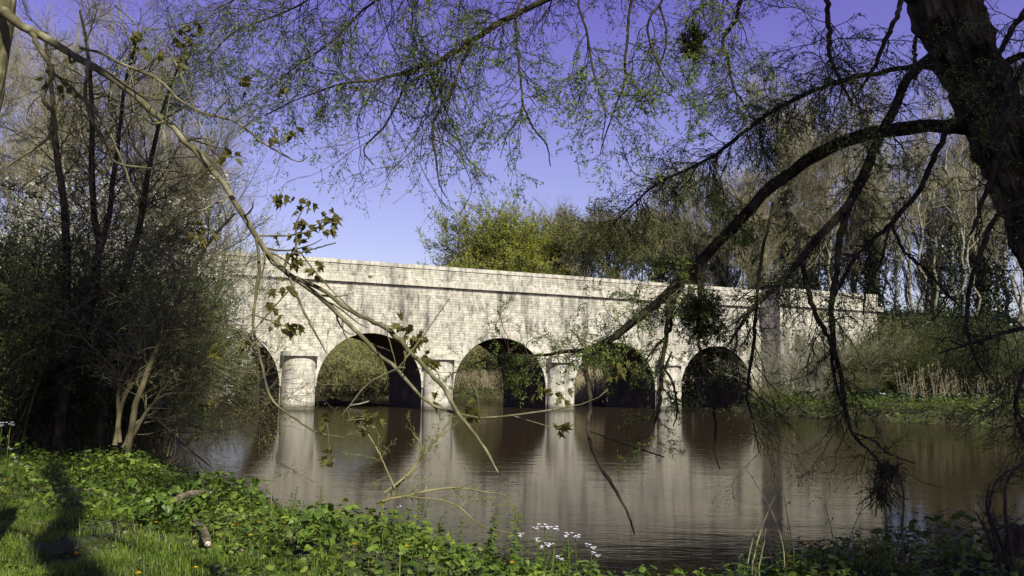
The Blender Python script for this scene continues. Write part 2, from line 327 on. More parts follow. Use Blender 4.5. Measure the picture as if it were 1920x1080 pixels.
# ashlar facing: courses of single stones cut round the arch rings
stones = []
def course(z0, z1, x0, x1, y, avoid=True, lm=.62):
    zm = .0
    bl = []
    if avoid:
        for cx in CEN:
            e = []
            for z in (z0, z1):
                if z < ZS: e.append(RA+.60)
                else: dz = z-ZS; e.append(math.sqrt(max(0, (RA+.60)**2-dz*dz)))
            if max(e) > .05: bl.append((cx, e[0], e[1]))
    cuts = [(x0, x0, None)]
    iv = []; cur = (x0, x0)
    for cx, e0, e1 in bl:
        if cx+max(e0, e1) < x0: continue
        if cx-max(e0, e1) > x1: break
        iv.append((cur, (cx-e0, cx-e1))); cur = (cx+e0, cx+e1)
    iv.append((cur, (x1, x1)))
    for (a0, a1), (b0, b1) in iv:
        if min(b0, b1)-max(a0, a1) < .06: continue
        lo, hi = max(a0, a1), min(b0, b1); x = lo+rg.uniform(.2, lm); L0, L1 = a0, a1
        while x < hi-.25:
            stones.append((L0, L1, x, x, z0, z1, y)); L0 = L1 = x; x += rg.uniform(lm*.42, lm*1.0)*(1.7 if rg.random() < .25 else 1)
        stones.append((L0, L1, b0, b1, z0, z1, y))
z = -.3; XL = -14.0
while z < ZC0-.05:
    hgt = rg.uniform(.175, .26) if z > 1 else rg.uniform(.28, .40)
    z1 = min(z+hgt, ZC0-.004)
    course(z, z1, XL, XAB, 0.); course(z, z1, XAB+.004, X1, YAB, False)
    z = z1
zz = np.linspace(ZC1+.004, ZP-.3, 6)
for a, b in zip(zz[:-1], zz[1:]):
    course(a, b, XL, XAB, .02, False, .7); course(a, b, XAB+.004, X1, YAB+.02, False, .7)
def stone_v(s, jt=.008):
    a0, a1, b0, b1, z0, z1, y = s; yf = y+rg.uniform(-.014, .010); j = jt; k = rg.uniform(-.004, .004, 4)
    return np.array([(a0+j, yf+k[0], z0+j), (b0-j, yf+k[1], z0+j), (b1-j, yf+k[2], z1-j), (a1+j, yf+k[3], z1-j),
                     (a0+j, y+CO+.005, z0+j), (b0-j, y+CO+.005, z0+j), (b1-j, y+CO+.005, z1-j), (a1+j, y+CO+.005, z1-j)])
SF = np.array([(0, 1, 2, 3), (1, 0, 4, 5), (3, 2, 6, 7), (0, 3, 7, 4), (2, 1, 5, 6)])
def size_px(s): 
    X = (s[0]+s[2])/2; depth = BO[1]+X*U2[1]; return (s[2]-s[0])*(s[5]-s[4])/depth**2*(1 if X > -3 else 0)
order = sorted(range(len(stones)), key=lambda i: -size_px(stones[i])); big = set(order[:300]); G = Geo()
for i, s in enumerate(stones):
    v = stone_v(s)
    if i in big:
        c0 = v.mean(0); obj('stone', mesh('stone', v-c0, [SF], m_stone), BR, c0)
    else: G.add(v, [SF])
tag(obj('ashlar_facing', G.mesh('ashlar_facing', m_stone), BR), kind='stuff')
# abutment body standing forward at the right end
G = Geo(); G.box(XAB+.08, X1-.02, YAB+CO, CO-.01, -1.5, ZC0)
obj('abutment', G.mesh('abutment', m_core), BR)
G = Geo()
z = -.3
while z < ZP-.05:
    z1 = min(z+.36, ZP-.31); x = 0
    y = YAB+.01
    while y < -.05:
        y2 = min(-.0, y+rg.uniform(.45, .9)); yf = XAB+rg.uniform(-.01, .012)
        G.add([(yf, y2-.008, z+.008), (yf, y+.008, z+.008), (yf, y+.008, z1-.008), (yf, y2-.008, z1-.008),
               (yf+.12, y2-.008, z+.008), (yf+.12, y+.008, z+.008), (yf+.12, y+.008, z1-.008), (yf+.12, y2-.008, z1-.008)], [np.array([(0, 1, 2, 3), (3, 2, 6, 7), (0, 3, 7, 4), (2, 1, 5, 6), (1, 0, 4, 5)])])
        y = y2
    if z1 >= ZP-.32: break
    z = z1
obj('abutment_side', G.mesh('abutment_side', m_stone), BR)
# cornice: single large blocks projecting over the wall
def block(name, x0, x1, y0, y1, z0, z1, mat, bev=.02):
    G = Geo(); j = .006; jz = rg.uniform(-.008, .008)
    G.box(x0+j, x1-j, y0+rg.uniform(-.012, .012), y1, z0+jz, z1+jz*.3)
    me = G.mesh(name, mat); return obj(name, me, BR)
for (a, b, y) in ((XL-12, XAB-.22, 0), (XAB-.22, X1+.5, YAB)):
    x = a
    while x < b-.05:
        x2 = min(b, x+rg.uniform(.95, 1.7)); block('cornice_stone', x, x2, y-.24, y+.40, ZC0, ZC1, m_stone2); x = x2
G = Geo(); G.box(XAB-.22, XAB+.2, YAB+.41, -.25, ZC0, ZC1); obj('cornice_return', G.mesh('cornice_return', m_stone2), BR)
# parapet core, coping, deck
G = Geo(); G.box(X0, XAB-.02, .02+CO, .46, ZC1-.02, ZP-.31); G.box(XAB+.08, X1-.01, YAB+.02+CO, YAB+.46, ZC1-.02, ZP-.31); G.box(XAB+.09, XAB+.5, YAB+.47, .45, ZC1-.02, ZP-.31)
obj('parapet_wall', G.mesh('parapet_wall', m_core), BR)
G = Geo(); G.box(X0, X1-.01, WID-.5, WID-.05, ZC1-.02, ZP-.02); obj('far_parapet', G.mesh('far_parapet', m_stone2), BR)
G = Geo(); G.box(X0, X1-.02, .30, WID-.52, ZC0+.005, ZC1-.06); obj('deck', G.mesh('deck', m_core), BR)
for (a, b, y) in ((XL-12, XAB-.06, 0), (XAB-.06, X1, YAB)):
    x = a
    while x < b-.05:
        x2 = min(b, x+rg.uniform(.9, 1.5)); block('coping_stone', x, x2, y-.045, y+.52, ZP-.298, ZP, m_stone2); x = x2
G = Geo(); G.box(XAB-.05, XAB+.52, YAB+.53, -.05, ZP-.3, ZP-.004); obj('coping_return', G.mesh('coping_return', m_stone2), BR)
# piers: rounded noses with flat caps and weathered slope above
for k, cx in enumerate([-11.0, .1, 11.2, 22.3, 33.4]):
    G = Geo(); hw = 1.24; pr = .92; n_ = 25; zl = list(np.arange(-1.5, 3.93, .34))+[3.93]
    prev = None
    th = np.linspace(-math.pi/2, math.pi/2, n_)
    def se(v, p): return math.copysign(abs(v)**p, v)
    ex = .78
    # ring courses, every one with its own edge
    for a, b in zip(zl[:-1], zl[1:]):
        nst = 5; off = rg.uniform(-.15, .15)
        cuts = [0]+sorted(int(c_) for c_ in np.clip(np.linspace(0, n_-1, nst+1)[1:-1]+off*6, 1, n_-2))+[n_-1]
        for p, q in zip(cuts[:-1], cuts[1:]):
            if q <= p: continue
            o_ = rg.uniform(0, .008); V = []; m_ = q-p+1
            for zz_ in (a+.005, b-.005):
                for i in range(p, q+1):
                    t_ = th[i]; V.append((cx+(hw-o_)*se(math.sin(t_), ex), -(pr-o_)*se(math.cos(t_), ex), zz_))
            for zz_ in (a+.005, b-.005):
                for i in range(p, q+1):
                    t_ = th[i]; V.append((cx+(hw-.06)*se(math.sin(t_), ex), -(pr-.06)*se(math.cos(t_), ex), zz_))
            ii = np.arange(m_-1)
            G.add(V, [np.concatenate([np.stack([ii, ii+1, ii+m_+1, ii+m_], 1), np.stack([ii+m_, ii+m_+1, ii+3*m_+1, ii+3*m_], 1), np.stack([ii+1, ii, ii+2*m_, ii+2*m_+1], 1)])])
    V = []
    for zz_ in (-1.5, 3.95):
        for t_ in th: V.append((cx+(hw-.03)*se(math.sin(t_), ex), -(pr-.03)*se(math.cos(t_), ex), zz_))
    ii = np.arange(n_-1); G.add(V, [np.stack([ii, ii+1, ii+n_+1, ii+n_], 1)])
    pier = obj('pier', G.mesh('pier', m_stone2), BR)
    G = Geo(); G.box(cx-hw-.15, cx+hw+.15, -pr-.20, -.045, 3.93, 4.27, lambda V: V+rg.normal(size=V.shape)*.008); obj('pier_cap', G.mesh('pier_cap', m_stone2), pier)
    G = Geo()
    for q in range(4):
        f = q*.16; za = 4.275+q*.1; G.box(cx-hw+.05+f*.6, cx+hw-.05-f*.6, -pr+.05+q*.21, -.045, za, za+.098, lambda V: V+rg.normal(size=V.shape)*.012)
    obj('weathered_slope', G.mesh('weathered_slope', m_stone), pier)
#VEG
# ------------------------------------------------------------------ plant helpers
def hero(pts, Y0, Y1=None, n=40):
    """a limb traced in space: seen position, half width, at ground distances from Y0 to Y1"""
    Y1 = Y0 if Y1 is None else Y1; k = len(pts); L = []
    for i, q in enumerate(pts):
        Y = Y0+(Y1-Y0)*i/(k-1); P = at(q[0], q[1], Y); L.append((*P, q[2]*Y/F))
    A = resample(L, n); P = A[:, :3]; P[1:-1] += rg.normal(size=(n-2, 3))*np.minimum(.006, A[1:-1, 3:]*.25)
    return P[None], np.maximum(A[None, :, 3], .0012)
def cat_(Ls): return np.concatenate([a for a, b in Ls]), np.concatenate([b for a, b in Ls])
def leafset(G, P, n, L, W, t0=.15, spread=.8, hang=0., fold=.25):
    p, d = along(P, n, t0); d = nrm(d*.6 + nrm(rg.normal(size=(n, 3)))*spread + np.array([0, 0, -hang]))
    G.leaves(p, d, nrm(rg.normal(size=(n, 3))+np.array([0, 0, .6])), L*rg.uniform(.6, 1.3, n), W*rg.uniform(.6, 1.3, n), fold)
def bark_trunk(P, R, k, amp, freq=7., seed=0):
    """thick trunk with ridged bark; P (N,3) R (N)"""
    N = len(P); T = nrm(np.gradient(P, axis=0)); A = nrm(np.cross(T, np.array([0.2, 1, .1]))); B = np.cross(T, A); th = np.arange(k)*2*math.pi/k
    s = np.concatenate([[0], np.cumsum(np.linalg.norm(np.diff(P, axis=0), axis=1))]); S_, TH = np.meshgrid(s, th, indexing='ij')
    r = np.random.default_rng(seed); ph = TH*freq+.9*np.sin(S_*4+TH*2)+.6*np.sin(S_*9.+3*np.sin(TH*3)); rid = np.abs(np.sin(ph))**.6*(.65+.35*np.sin(S_*13+TH*5))
    ph2 = TH*freq*2.1+np.sin(S_*11+TH); rid = rid*.7+.3*np.abs(np.sin(ph2))*(.6+.4*np.sin(S_*31+5*TH))
    rr = R[:, None]*(1+.06*np.sin(3*TH+S_*.8))+amp*(rid-.5)
    V = P[:, None]+rr[..., None]*(A[:, None]*np.cos(th)[None, :, None]+B[:, None]*np.sin(th)[None, :, None])
    i = np.arange(N-1)[:, None]*k; j = np.arange(k)[None]; j2 = (j+1) % k; Fq = np.stack([i+j, i+j2, i+k+j2, i+k+j], -1).reshape(-1, 4)
    return V.reshape(-1, 3), Fq
def centre(G, mat, name, parent, smooth=False):
    """child of an empty placed at base: keep coordinates relative to the parent's location"""
    V = np.concatenate(G.V) - np.array(parent.location)
    return obj(name, mesh(name, V, [np.concatenate(v) for v in G.F.values()], mat, smooth), parent)
def leaf_shape(outline, bend=.25):
    """fan leaf from an outline (k,2), x across, y along; returns local verts and tris"""
    o = np.array(outline, float); c = np.array([[0, .42]]); A = np.vstack([o, c]); z = -bend*(A[:, 1]**2)-.22*np.abs(A[:, 0])+.05*np.sin(A[:, 0]*14); k = len(o)
    return np.column_stack([A, z]), np.array([(i, (i+1) % k, k) for i in range(k)])
L6 = leaf_shape([(0, 0), (.26, .12), (.30, .38), (.16, .72), (0, 1), (-.16, .72), (-.30, .38), (-.26, .12)], .35)
def leafmany(G, shp, p, d, n, L, wid=1.):
    V0, T0 = shp; d = nrm(d); sd = nrm(np.cross(d, n)); up = np.cross(sd, d); L = np.broadcast_to(L, len(p))[:, None, None]
    V = p[:, None]+L*(sd[:, None]*V0[None, :, 0:1]*wid+d[:, None]*V0[None, :, 1:2]+up[:, None]*V0[None, :, 2:3])
    i = np.arange(len(p))[:, None, None]*len(V0); G.add(V, [(i+T0[None]).reshape(-1, 3)]); return G

# ------------------------------------------------------------------ the big willow on the right, nearest thing in the picture
rg = np.random.default_rng(101)
WB = hz(2080, 1010, .9); WB[1] = 8.9
WT = empty('willow_tree', WB); tag(WT, 'large leaning willow with thick dark furrowed trunk and limbs arching over the river at right', 'tree')
tr = [(2120, 1010, 84), (2085, 820, 74), (2040, 620, 68), (1985, 480, 62), (1932, 350, 60), (1884, 255, 57), (1842, 170, 53), (1805, 95, 54), (1772, 10, 62), (1735, -90, 60), (1690, -220, 52), (1650, -400, 42)]
TP = resample([(*at(x, y, 8.9-.15*i*.3), r*8.8/F) for i, (x, y, r) in enumerate(tr)], 420)
V, Fq = bark_trunk(TP[:, :3], TP[:, 3], 220, .09, 11); G = Geo(); G.add(V, [Fq]); centre(G, m_bark_w, 'trunk', WT, True)
limbs = [
 ([(1872, 244, 20), (1830, 240, 16), (1790, 238, 14.5), (1740, 237, 13.5), (1680, 243, 13), (1620, 253, 12.5), (1560, 276, 12), (1500, 311, 11.5), (1440, 355, 11.5), (1400, 398, 11), (1360, 442, 10.5), (1310, 492, 9.5), (1270, 532, 9), (1220, 577, 8), (1160, 625, 7), (1105, 655, 5), (1060, 660, 3.4), (1000, 668, 2.4), (930, 668, 1.8), (850, 700, 1)], 8.75, 9.6),
 ([(1100, 655, 4.5), (1096, 680, 5), (1103, 720, 5), (1106, 770, 4.2), (1103, 808, 3.8), (1118, 860, 3.6), (1150, 912, 3.2), (1177, 962, 2.3), (1190, 1002, 1.3)], 9.4, 8.6),
 ([(1106, 808, 2.2), (1170, 832, 2), (1245, 857, 1.4)], 8.9, 8.5),
 ([(1822, 132, 7), (1790, 128, 6), (1750, 126, 5.5), (1690, 128, 5), (1620, 141, 5), (1560, 157, 4.6), (1500, 182, 4.2), (1440, 215, 4), (1390, 250, 3.8), (1340, 290, 3.4), (1280, 322, 2.8), (1230, 345, 2.3), (1190, 380, 1.8), (1140, 430, 1)], 8.6, 9.5),
 ([(1802, 70, 12), (1770, 92, 11), (1735, 115, 10), (1700, 150, 9.5), (1680, 200, 9), (1655, 245, 9), (1632, 300, 8.5), (1612, 345, 8.5), (1585, 390, 8.5), (1540, 440, 8), (1500, 488, 7), (1460, 533, 5.5), (1417, 573, 4.3), (1390, 607, 3.4), (1368, 645, 2)], 8.5, 8.0),
 ([(1625, 330, 7), (1600, 370, 6.5), (1580, 425, 6), (1569, 487, 5.5), (1562, 547, 5.2), (1560, 600, 5), (1566, 660, 4.6), (1577, 715, 4.2), (1586, 770, 3.8), (1600, 815, 3.2), (1628, 845, 2.6), (1660, 880, 2)], 8.3, 7.6),
 ([(1600, 812, 2.6), (1635, 825, 2.3), (1667, 850, 2), (1717, 870, 1.2)], 7.8, 7.5),
 ([(1505, 490, 5), (1515, 545, 5), (1532, 595, 4.6), (1556, 640, 3.6), (1563, 700, 3), (1578, 760, 1.8)], 8.1, 7.9),
 ([(1850, 205, 7), (1785, 232, 6), (1762, 275, 5.5), (1740, 320, 5), (1715, 370, 5), (1667, 423, 4.6), (1630, 457, 4.2), (1600, 487, 3.8), (1580, 527, 3.2), (1563, 560, 2)], 8.6, 8.0),
 ([(1672, 420, 3.4), (1695, 470, 3.2), (1735, 505, 3), (1780, 555, 2.6), (1800, 575, 1.5)], 8.2, 7.8),
 ([(1668, 425, 2.8), (1650, 495, 2.6), (1625, 545, 2.3), (1618, 590, 1.4)], 8.1, 7.9),
 ([(1945, 372, 7), (1900, 385, 6), (1870, 405, 5), (1850, 442, 5), (1826, 510, 4.5), (1813, 580, 4), (1820, 650, 3), (1850, 712, 1.6)], 8.3, 7.6),
 ([(2040, 600, 6), (1950, 612, 4.4), (1900, 620, 3.6), (1835, 640, 3.2), (1760, 662, 1.6)], 8.0, 7.6),
 ([(2050, 560, 7), (1955, 640, 4.4), (1912, 720, 4), (1905, 780, 3), (1920, 830, 2)], 7.4, 7.2),
 ([(2010, 10, 8), (1940, 95, 6.5), (1900, 160, 6), (1878, 235, 5.5), (1868, 300, 5), (1835, 400, 4), (1820, 440, 2)], 7.8, 7.4),
 ([(1990, -90, 9), (1960, -30, 8), (1915, 30, 6), (1880, 90, 5), (1866, 130, 4), (1862, 165, 2)], 8.4, 8.0),
 ([(1860, 140, 8), (1900, 110, 7), (1950, 95, 6)], 8.7, 8.2),
 ([(1760, -100, 16), (1500, -160, 12), (1250, -110, 8), (1110, -40, 6.6), (1020, 0, 6.2), (960, 32, 6), (900, 66, 5.6), (850, 100, 5.2), (820, 118, 5), (770, 132, 4), (700, 150, 3), (640, 158, 2.2), (560, 185, 1.4), (500, 215, .8)], 8.4, 7.6),
 ([(888, 76, 3.2), (866, 118, 3), (848, 165, 3), (830, 200, 3), (814, 228, 2.8), (812, 262, 2.6), (818, 300, 2), (824, 345, 1.5), (838, 372, 1)], 7.7, 7.6),
 ([(770, 133, 2.6), (750, 180, 2.2), (722, 235, 2), (683, 278, 1.6), (700, 310, 1)], 7.8, 7.7),
 ([(1500, -150, 5), (1200, -110, 4), (1040, -60, 3.4), (970, 20, 3), (973, 120, 2.6), (980, 190, 2.3), (970, 225, 1.8), (950, 255, 1.3), (938, 296, .8)], 8.0, 7.4),
 ([(980, 196, 2), (1000, 240, 2), (1025, 272, 1.6), (1032, 312, 1)], 7.6, 7.5),
 ([(1300, -130, 3), (1120, -60, 2.6), (1085, 0, 2.5), (1100, 60, 2.4), (1110, 120, 2.2), (1120, 165, 1.8), (1135, 215, 1.5), (1128, 262, .9)], 7.6, 7.2),
 ([(1330, -110, 4), (1200, -40, 3.6), (1182, 10, 3.2), (1178, 60, 3), (1172, 110, 2.8), (1172, 150, 2.4), (1158, 190, 2), (1140, 240, 1.6), (1125, 290, 1)], 7.2, 7.0),
 ([(1340, -90, 3), (1260, -30, 2.8), (1240, 4, 2.6), (1215, 42, 2.6), (1222, 90, 2.3), (1236, 128, 2.2), (1222, 168, 1.8), (1190, 195, 1.2)], 7.1, 7.0),
 ([(1236, 10, 2.2), (1248, 50, 2.2), (1248, 90, 2), (1238, 126, 1.8), (1262, 165, 1)], 7.15, 7.1),
 ([(1400, -60, 4.4), (1386, 10, 4), (1378, 42, 3.8), (1355, 75, 3.4), (1366, 115, 2.8), (1376, 165, 2.4), (1400, 200, 1.4)], 7.8, 7.5),
 ([(1580, -80, 6), (1552, 0, 5), (1555, 60, 5), (1556, 105, 4.2), (1572, 143, 3), (1600, 200, 1.6)], 8.2, 7.9),
 ([(1700, -40, 6), (1682, 30, 5), (1655, 85, 4.6), (1637, 130, 3.6), (1610, 170, 2)], 8.4, 8.1),
 ([(1765, 20, 5), (1722, 60, 4), (1715, 100, 4), (1717, 150, 3)], 8.3, 8.3),
 ([(1310, 495, 5), (1312, 560, 4.6), (1308, 610, 4), (1290, 645, 2.4)], 9.1, 8.9),
 ([(1290, 515, 4.4), (1262, 570, 4), (1255, 620, 3.6), (1230, 650, 3), (1215, 668, 2)], 9.2, 9.0),
 ([(1255, 545, 4), (1250, 620, 4.6), (1240, 700, 4.4), (1236, 760, 3.8), (1228, 790, 2.4), (1215, 810, 1)], 9.1, 8.8),
 ([(1260, 660, 2), (1248, 690, 2.4), (1262, 720, 2.4), (1270, 770, 2), (1262, 800, 1)], 8.9, 8.8),
 ([(1310, 640, 3.2), (1322, 700, 3.2), (1335, 750, 3), (1342, 800, 2.4), (1340, 845, 2), (1350, 880, 1.4)], 8.6, 8.2),
 ([(1450, 380, 3), (1425, 500, 3.2), (1416, 600, 3.4), (1406, 700, 3.2), (1400, 740, 2.2), (1412, 790, 2), (1424, 850, 1.2)], 8.3, 8.0),
 ([(1200, -60, 3), (1050, -40, 2.6), (900, -50, 2.4), (750, -60, 2), (600, -50, 2), (480, -20, 1.8), (400, 20, 1)], 8.0, 7.0),
 ([(1000, -70, 3), (800, -60, 2.6), (640, -30, 2.4), (540, 20, 1.8), (440, 60, 1.4), (390, 110, 1)], 7.2, 7.8),
 ([(900, -80, 3), (760, -30, 2.6), (680, 20, 2.4), (620, 80, 2), (560, 120, 1.6), (500, 170, 1.)], 8.6, 8.2),
 ([(1720, -80, 5), (1600, -60, 4), (1480, -50, 3.4), (1380, -20, 3), (1310, 20, 2.4), (1284, 90, 1.6)], 8.0, 7.4),
]
HL = [hero(*l) for l in limbs]
for i, (P, R) in enumerate(HL):
    G = Geo(); G.tubes(P, R*(1+rg.normal(size=R.shape)*.05), 10 if R.max() > .03 else 6); centre(G, m_branch_w, 'branch', WT, True)
BP, BRd = cat_(HL)
def droopers(parents, n1, L1, n2, n3, nl, up=-.55, leaf=(.033, .012), t0=.1, ang=55, leafmul=1.):
    a = spawn(*parents, n1, L1, ang, 11, up, .24, t0, 1, .45, .0018, .4, rmax=.0055)
    b = spawn(*a, n2, L1*.40, 42, 7, up*.6, .17, .1, 1, .7, .0011, .5)
    c = spawn(*b, n3, L1*.15, 42, 4, up*.3, .14, .1, 1, .8, .0009, .6)
    G = Geo(); G.tubes(a[0], a[1], 4); G.tubes(b[0], b[1], 3); G.tubes(c[0], c[1], 3)
    GL = Geo(); leafset(GL, c[0], int(nl*.65), *leaf, hang=0); leafset(GL, b[0], int(nl*.35), *leaf, t0=.3)
    return G, GL
sel = lambda ids: cat_([HL[i] for i in ids])
G1, GL1 = droopers(sel([17, 18, 19, 36, 37, 38, 36, 37, 38]), 200, 1.25, 1300, 6400, 21000, up=-.5)              # curtain, upper left
G2, GL2 = droopers(sel([20, 21, 22, 23, 24, 25, 26, 39, 17]), 95, .85, 620, 3000, 14000, up=-.5, t0=.35)         # top middle
G3, GL3 = droopers(sel([3, 3, 3, 4, 27, 28, 29, 39, 26, 15, 16]), 240, 1.05, 1800, 8500, 23000, up=-.6, t0=.3)                     # top right
G4, GL4 = droopers(sel([0, 0, 30, 31, 32]), 100, .75, 760, 3400, 15000, up=-.2, t0=.45)                                # round the low limb
G5, GL5 = droopers(sel([4, 5, 7, 8, 9, 10, 11, 12, 13, 14, 35]), 230, .85, 1500, 5600, 5000, up=-.45, t0=.2)
for G in (G1, G2, G3, G4, G5): tag(centre(G, m_twig_dark, 'twigs', WT), kind='stuff')
for G in (GL1, GL2, GL3, GL4, GL5): tag(centre(G, m_wleaf, 'leaves', WT), kind='stuff')
# mistletoe balls growing on it
def mistletoe(x, y, Y, rx, rz, label, dens=1.):
    c = at(x, y, Y); e = empty('mistletoe', c); tag(e, label, 'mistletoe')
    n = int(90*dens); d = nrm(rg.normal(size=(n, 3))); P0 = np.zeros((n, 3)); Q = np.stack([P0+d*np.array([rx, rx, rz])*t*rg.uniform(.6, 1, (n, 1)) for t in np.linspace(0, 1, 6)], 1); Q[:, 1:] += rg.normal(size=Q[:, 1:].shape)*.03*rx
    R = np.full((n, 6), .004)*np.linspace(1, .5, 6); b = spawn(Q, R, int(700*dens), rx*.45, 45, 4, 0, .15, .3, 1, .8, .002)
    G = Geo(); G.tubes(Q, R, 3); G.tubes(*b, 3); obj('stems', G.mesh('stems', m_twig_dark), e)
    G = Geo(); leafset(G, b[0], int(3600*dens), .045, .014, t0=.3, spread=1.1); tag(obj('leaves', G.mesh('leaves', m_mist), e), kind='stuff')
mistletoe(1312, 592, 9.0, .30, .34, 'large dark ball of mistletoe hanging on the low willow limb before the bridge')
mistletoe(1300, 82, 7.6, .13, .2, 'small dark clump of mistletoe high against the violet sky', .4)
# flood wrack caught on the lowest twigs
c = at(1665, 885, 7.7); e = empty('flood_debris', c); tag(e, 'black tangle of flood debris caught in hanging willow twigs above the water', 'debris')
n = 200; p0 = rg.normal(size=(n, 3))*np.array([.05, .035, .035]); Q = [p0]; d = nrm(rg.normal(size=(n, 3))+np.array([.3, 0, -.5]))
for i in range(5): d = nrm(d+rg.normal(size=(n, 3))*.45); Q.append(Q[-1]+d*.02)
G = Geo(); G.tubes(np.stack(Q, 1), np.full((n, 6), .0035), 3); obj('twig_tangle', G.mesh('twig_tangle', m_twig_dark), e)
n = 70; p0 = rg.normal(size=(n, 3))*np.array([.035, .03, .03])+np.array([-.07, 0, -.1]); Q = [p0]; d = np.tile([0., 0, -1.], (n, 1))
for i in range(6): d = nrm(d+rg.normal(size=(n, 3))*.25); Q.append(Q[-1]+d*.04)
G = Geo(); G.tubes(np.stack(Q, 1), np.full((n, 7), .004), 3); obj('hanging_wisps', G.mesh('hanging_wisps', m_twig_dark), e)

# ------------------------------------------------------------------ sycamore at the left edge, one branch across the picture
rg = np.random.default_rng(102)
SB = at(-330, 1150, 5.6); SB[2] = float(height(np.array([SB[0]]), np.array([SB[1]]))[0]); SY = empty('sycamore_tree', SB); tag(SY, 'sycamore at left edge with long pale branch crossing the bridge and drooping young bronze leaves', 'tree')
tr = [(*SB, .17)]+[(*at(x, y, 5.2), r) for x, y, r in ((-230, 800, .15), (-110, 450, .13), (-55, 250, .12), (-28, 120, .115), (-14, 40, .11), (-5, -60, .11), (10, -250, .1))]
TP = resample(tr, 150); V, Fq = bark_trunk(TP[:, :3], TP[:, 3], 90, .014, 6); G = Geo(); G.add(V, [Fq]); centre(G, m_maple, 'trunk', SY, True)
sl_ = [
 ([(-10, 15, 11), (10, 26, 10), (40, 45, 9), (90, 73, 8), (140, 105, 7.2), (180, 128, 7), (250, 178, 7), (310, 225, 6.5), (345, 265, 6), (375, 290, 6), (420, 345, 5.6), (450, 390, 5.6), (480, 440, 5), (510, 480, 5), (540, 515, 5), (585, 545, 4.6), (620, 575, 4.4), (670, 622, 4), (715, 670, 3.5), (745, 692, 3.2), (790, 745, 3), (830, 768, 2.6), (900, 783, 2.2), (960, 779, 2), (1040, 768, 1.5), (1110, 752, 1), (1140, 730, .8)], 5.1, 4.4),
 ([(548, 518, 3.5), (600, 540, 3.6), (650, 578, 3.8), (700, 604, 4.4), (732, 620, 5), (765, 655, 4.6), (800, 692, 4.2), (830, 725, 4), (846, 752, 3.8), (862, 780, 3.6), (890, 812, 3.2), (915, 850, 2.6), (934, 886, 1.6)], 4.7, 4.4),
 ([(480, 440, 3), (486, 500, 3), (479, 560, 2.8), (474, 610, 2.6), (485, 655, 2.6), (494, 700, 2.4), (512, 752, 2.2), (560, 790, 2), (600, 812, 1.6), (645, 820, 1)], 4.75, 4.6),
 ([(543, 520, 2.6), (560, 562, 2.4), (578, 600, 2.4), (600, 640, 1.8), (613, 664, 1)], 4.6, 4.6),
 ([(150, 90, 3), (190, 100, 2.6), (240, 125, 3), (290, 145, 3), (340, 190, 2.6), (385, 213, 2.4), (440, 228, 2.2), (490, 265, 2), (530, 290, 1.6), (560, 303, 1.2), (575, 295, .9)], 4.9, 4.6),
 ([(58, 62, 5), (80, 100, 4.6), (100, 136, 4.4), (86, 160, 4), (83, 190, 4), (101, 212, 3.6), (98, 250, 3.2), (60, 282, 2.4), (15, 312, 1.6)], 5.0, 5.2),
 ([(165, 122, 3.8), (160, 180, 3.4), (175, 230, 3), (200, 272, 2.8), (220, 305, 2.2), (300, 318, 1.6), (372, 326, 1)], 4.9, 5.1),
 ([(100, 136, 3), (150, 180, 2.6), (200, 240, 2.2), (232, 310, 2), (252, 370, 1.4)], 5.1, 5.2),
 ([(488, 442, 2), (540, 441, 1.8), (590, 431, 1.6), (606, 416, 1.2), (640, 420, .8)], 4.6, 4.5),
 ([(532, 505, 3), (542, 482, 2.8), (555, 466, 2.2), (556, 420, 1.6), (570, 388, 1)], 4.6, 4.5),
 ([(548, 478, 2), (590, 466, 1.6), (630, 455, 1)], 4.6, 4.5),
 ([(560, 470, 1.6), (600, 520, 1.6), (660, 580, 1.4), (700, 600, 1.2)], 4.6, 4.6),
 ([(475, 620, 1.6), (510, 580, 1.5), (545, 540, 1.3), (560, 520, 1)], 4.6, 4.6),
 ([(476, 590, 1.8), (510, 603, 1.6), (535, 612, 1)], 4.6, 4.5),
 ([(722, 610, 1.4), (750, 700, 1), (765, 640, .9)], 4.5, 4.4),
 ([(640, 780, 1), (690, 720, 1.6), (745, 692, 2.2), (760, 690, 1.8)], 4.4, 4.4),
 ([(745, 692, 1.6), (800, 620, 1.4), (842, 560, .8)], 4.4, 4.4),
 ([(430, 345, 2), (380, 245, 1.6), (330, 120, 1.5), (290, 60, 1.2)], 4.9, 4.9),
 ([(410, 330, 1.6), (380, 355, 1.2), (360, 345, .9), (420, 290, .8)], 4.8, 4.8),
 ([(240, 172, 1.8), (260, 60, 1.6), (215, 10, 1.2)], 5, 5),
 ([(440, 228, 1.4), (480, 205, 1.2), (530, 190, .9)], 4.7, 4.7),
 ([(900, 783, 1), (895, 740, .9), (885, 720, .7)], 4.5, 4.5), ([(1042, 768, .9), (1052, 735, .7)], 4.4, 4.4), ([(960, 779, .8), (1030, 800, .8)], 4.5, 4.5),
 ([(600, 812, 1), (612, 790, .9), (618, 845, .8)], 4.6, 4.6), ([(640, 790, .9), (685, 785, .8)], 4.5, 4.5)]
HS = [(P_, np.maximum(R_, .0026)) for P_, R_ in (hero(*l) for l in sl_)]
for P, R in HS:
    G = Geo(); G.tubes(P, R*(1+rg.normal(size=R.shape)*.05), 10 if R.max() > .008 else 6); centre(G, m_maple, 'branch', SY, True)
a = spawn(*cat_([HS[i] for i in (0, 4, 5, 6, 7, 17, 19)]), 60, .34, 45, 6, .1, .16, .1, .8, .5, .0018)
G = Geo(); G.tubes(*a, 4); tag(centre(G, m_maple, 'twigs', SY), kind='stuff')
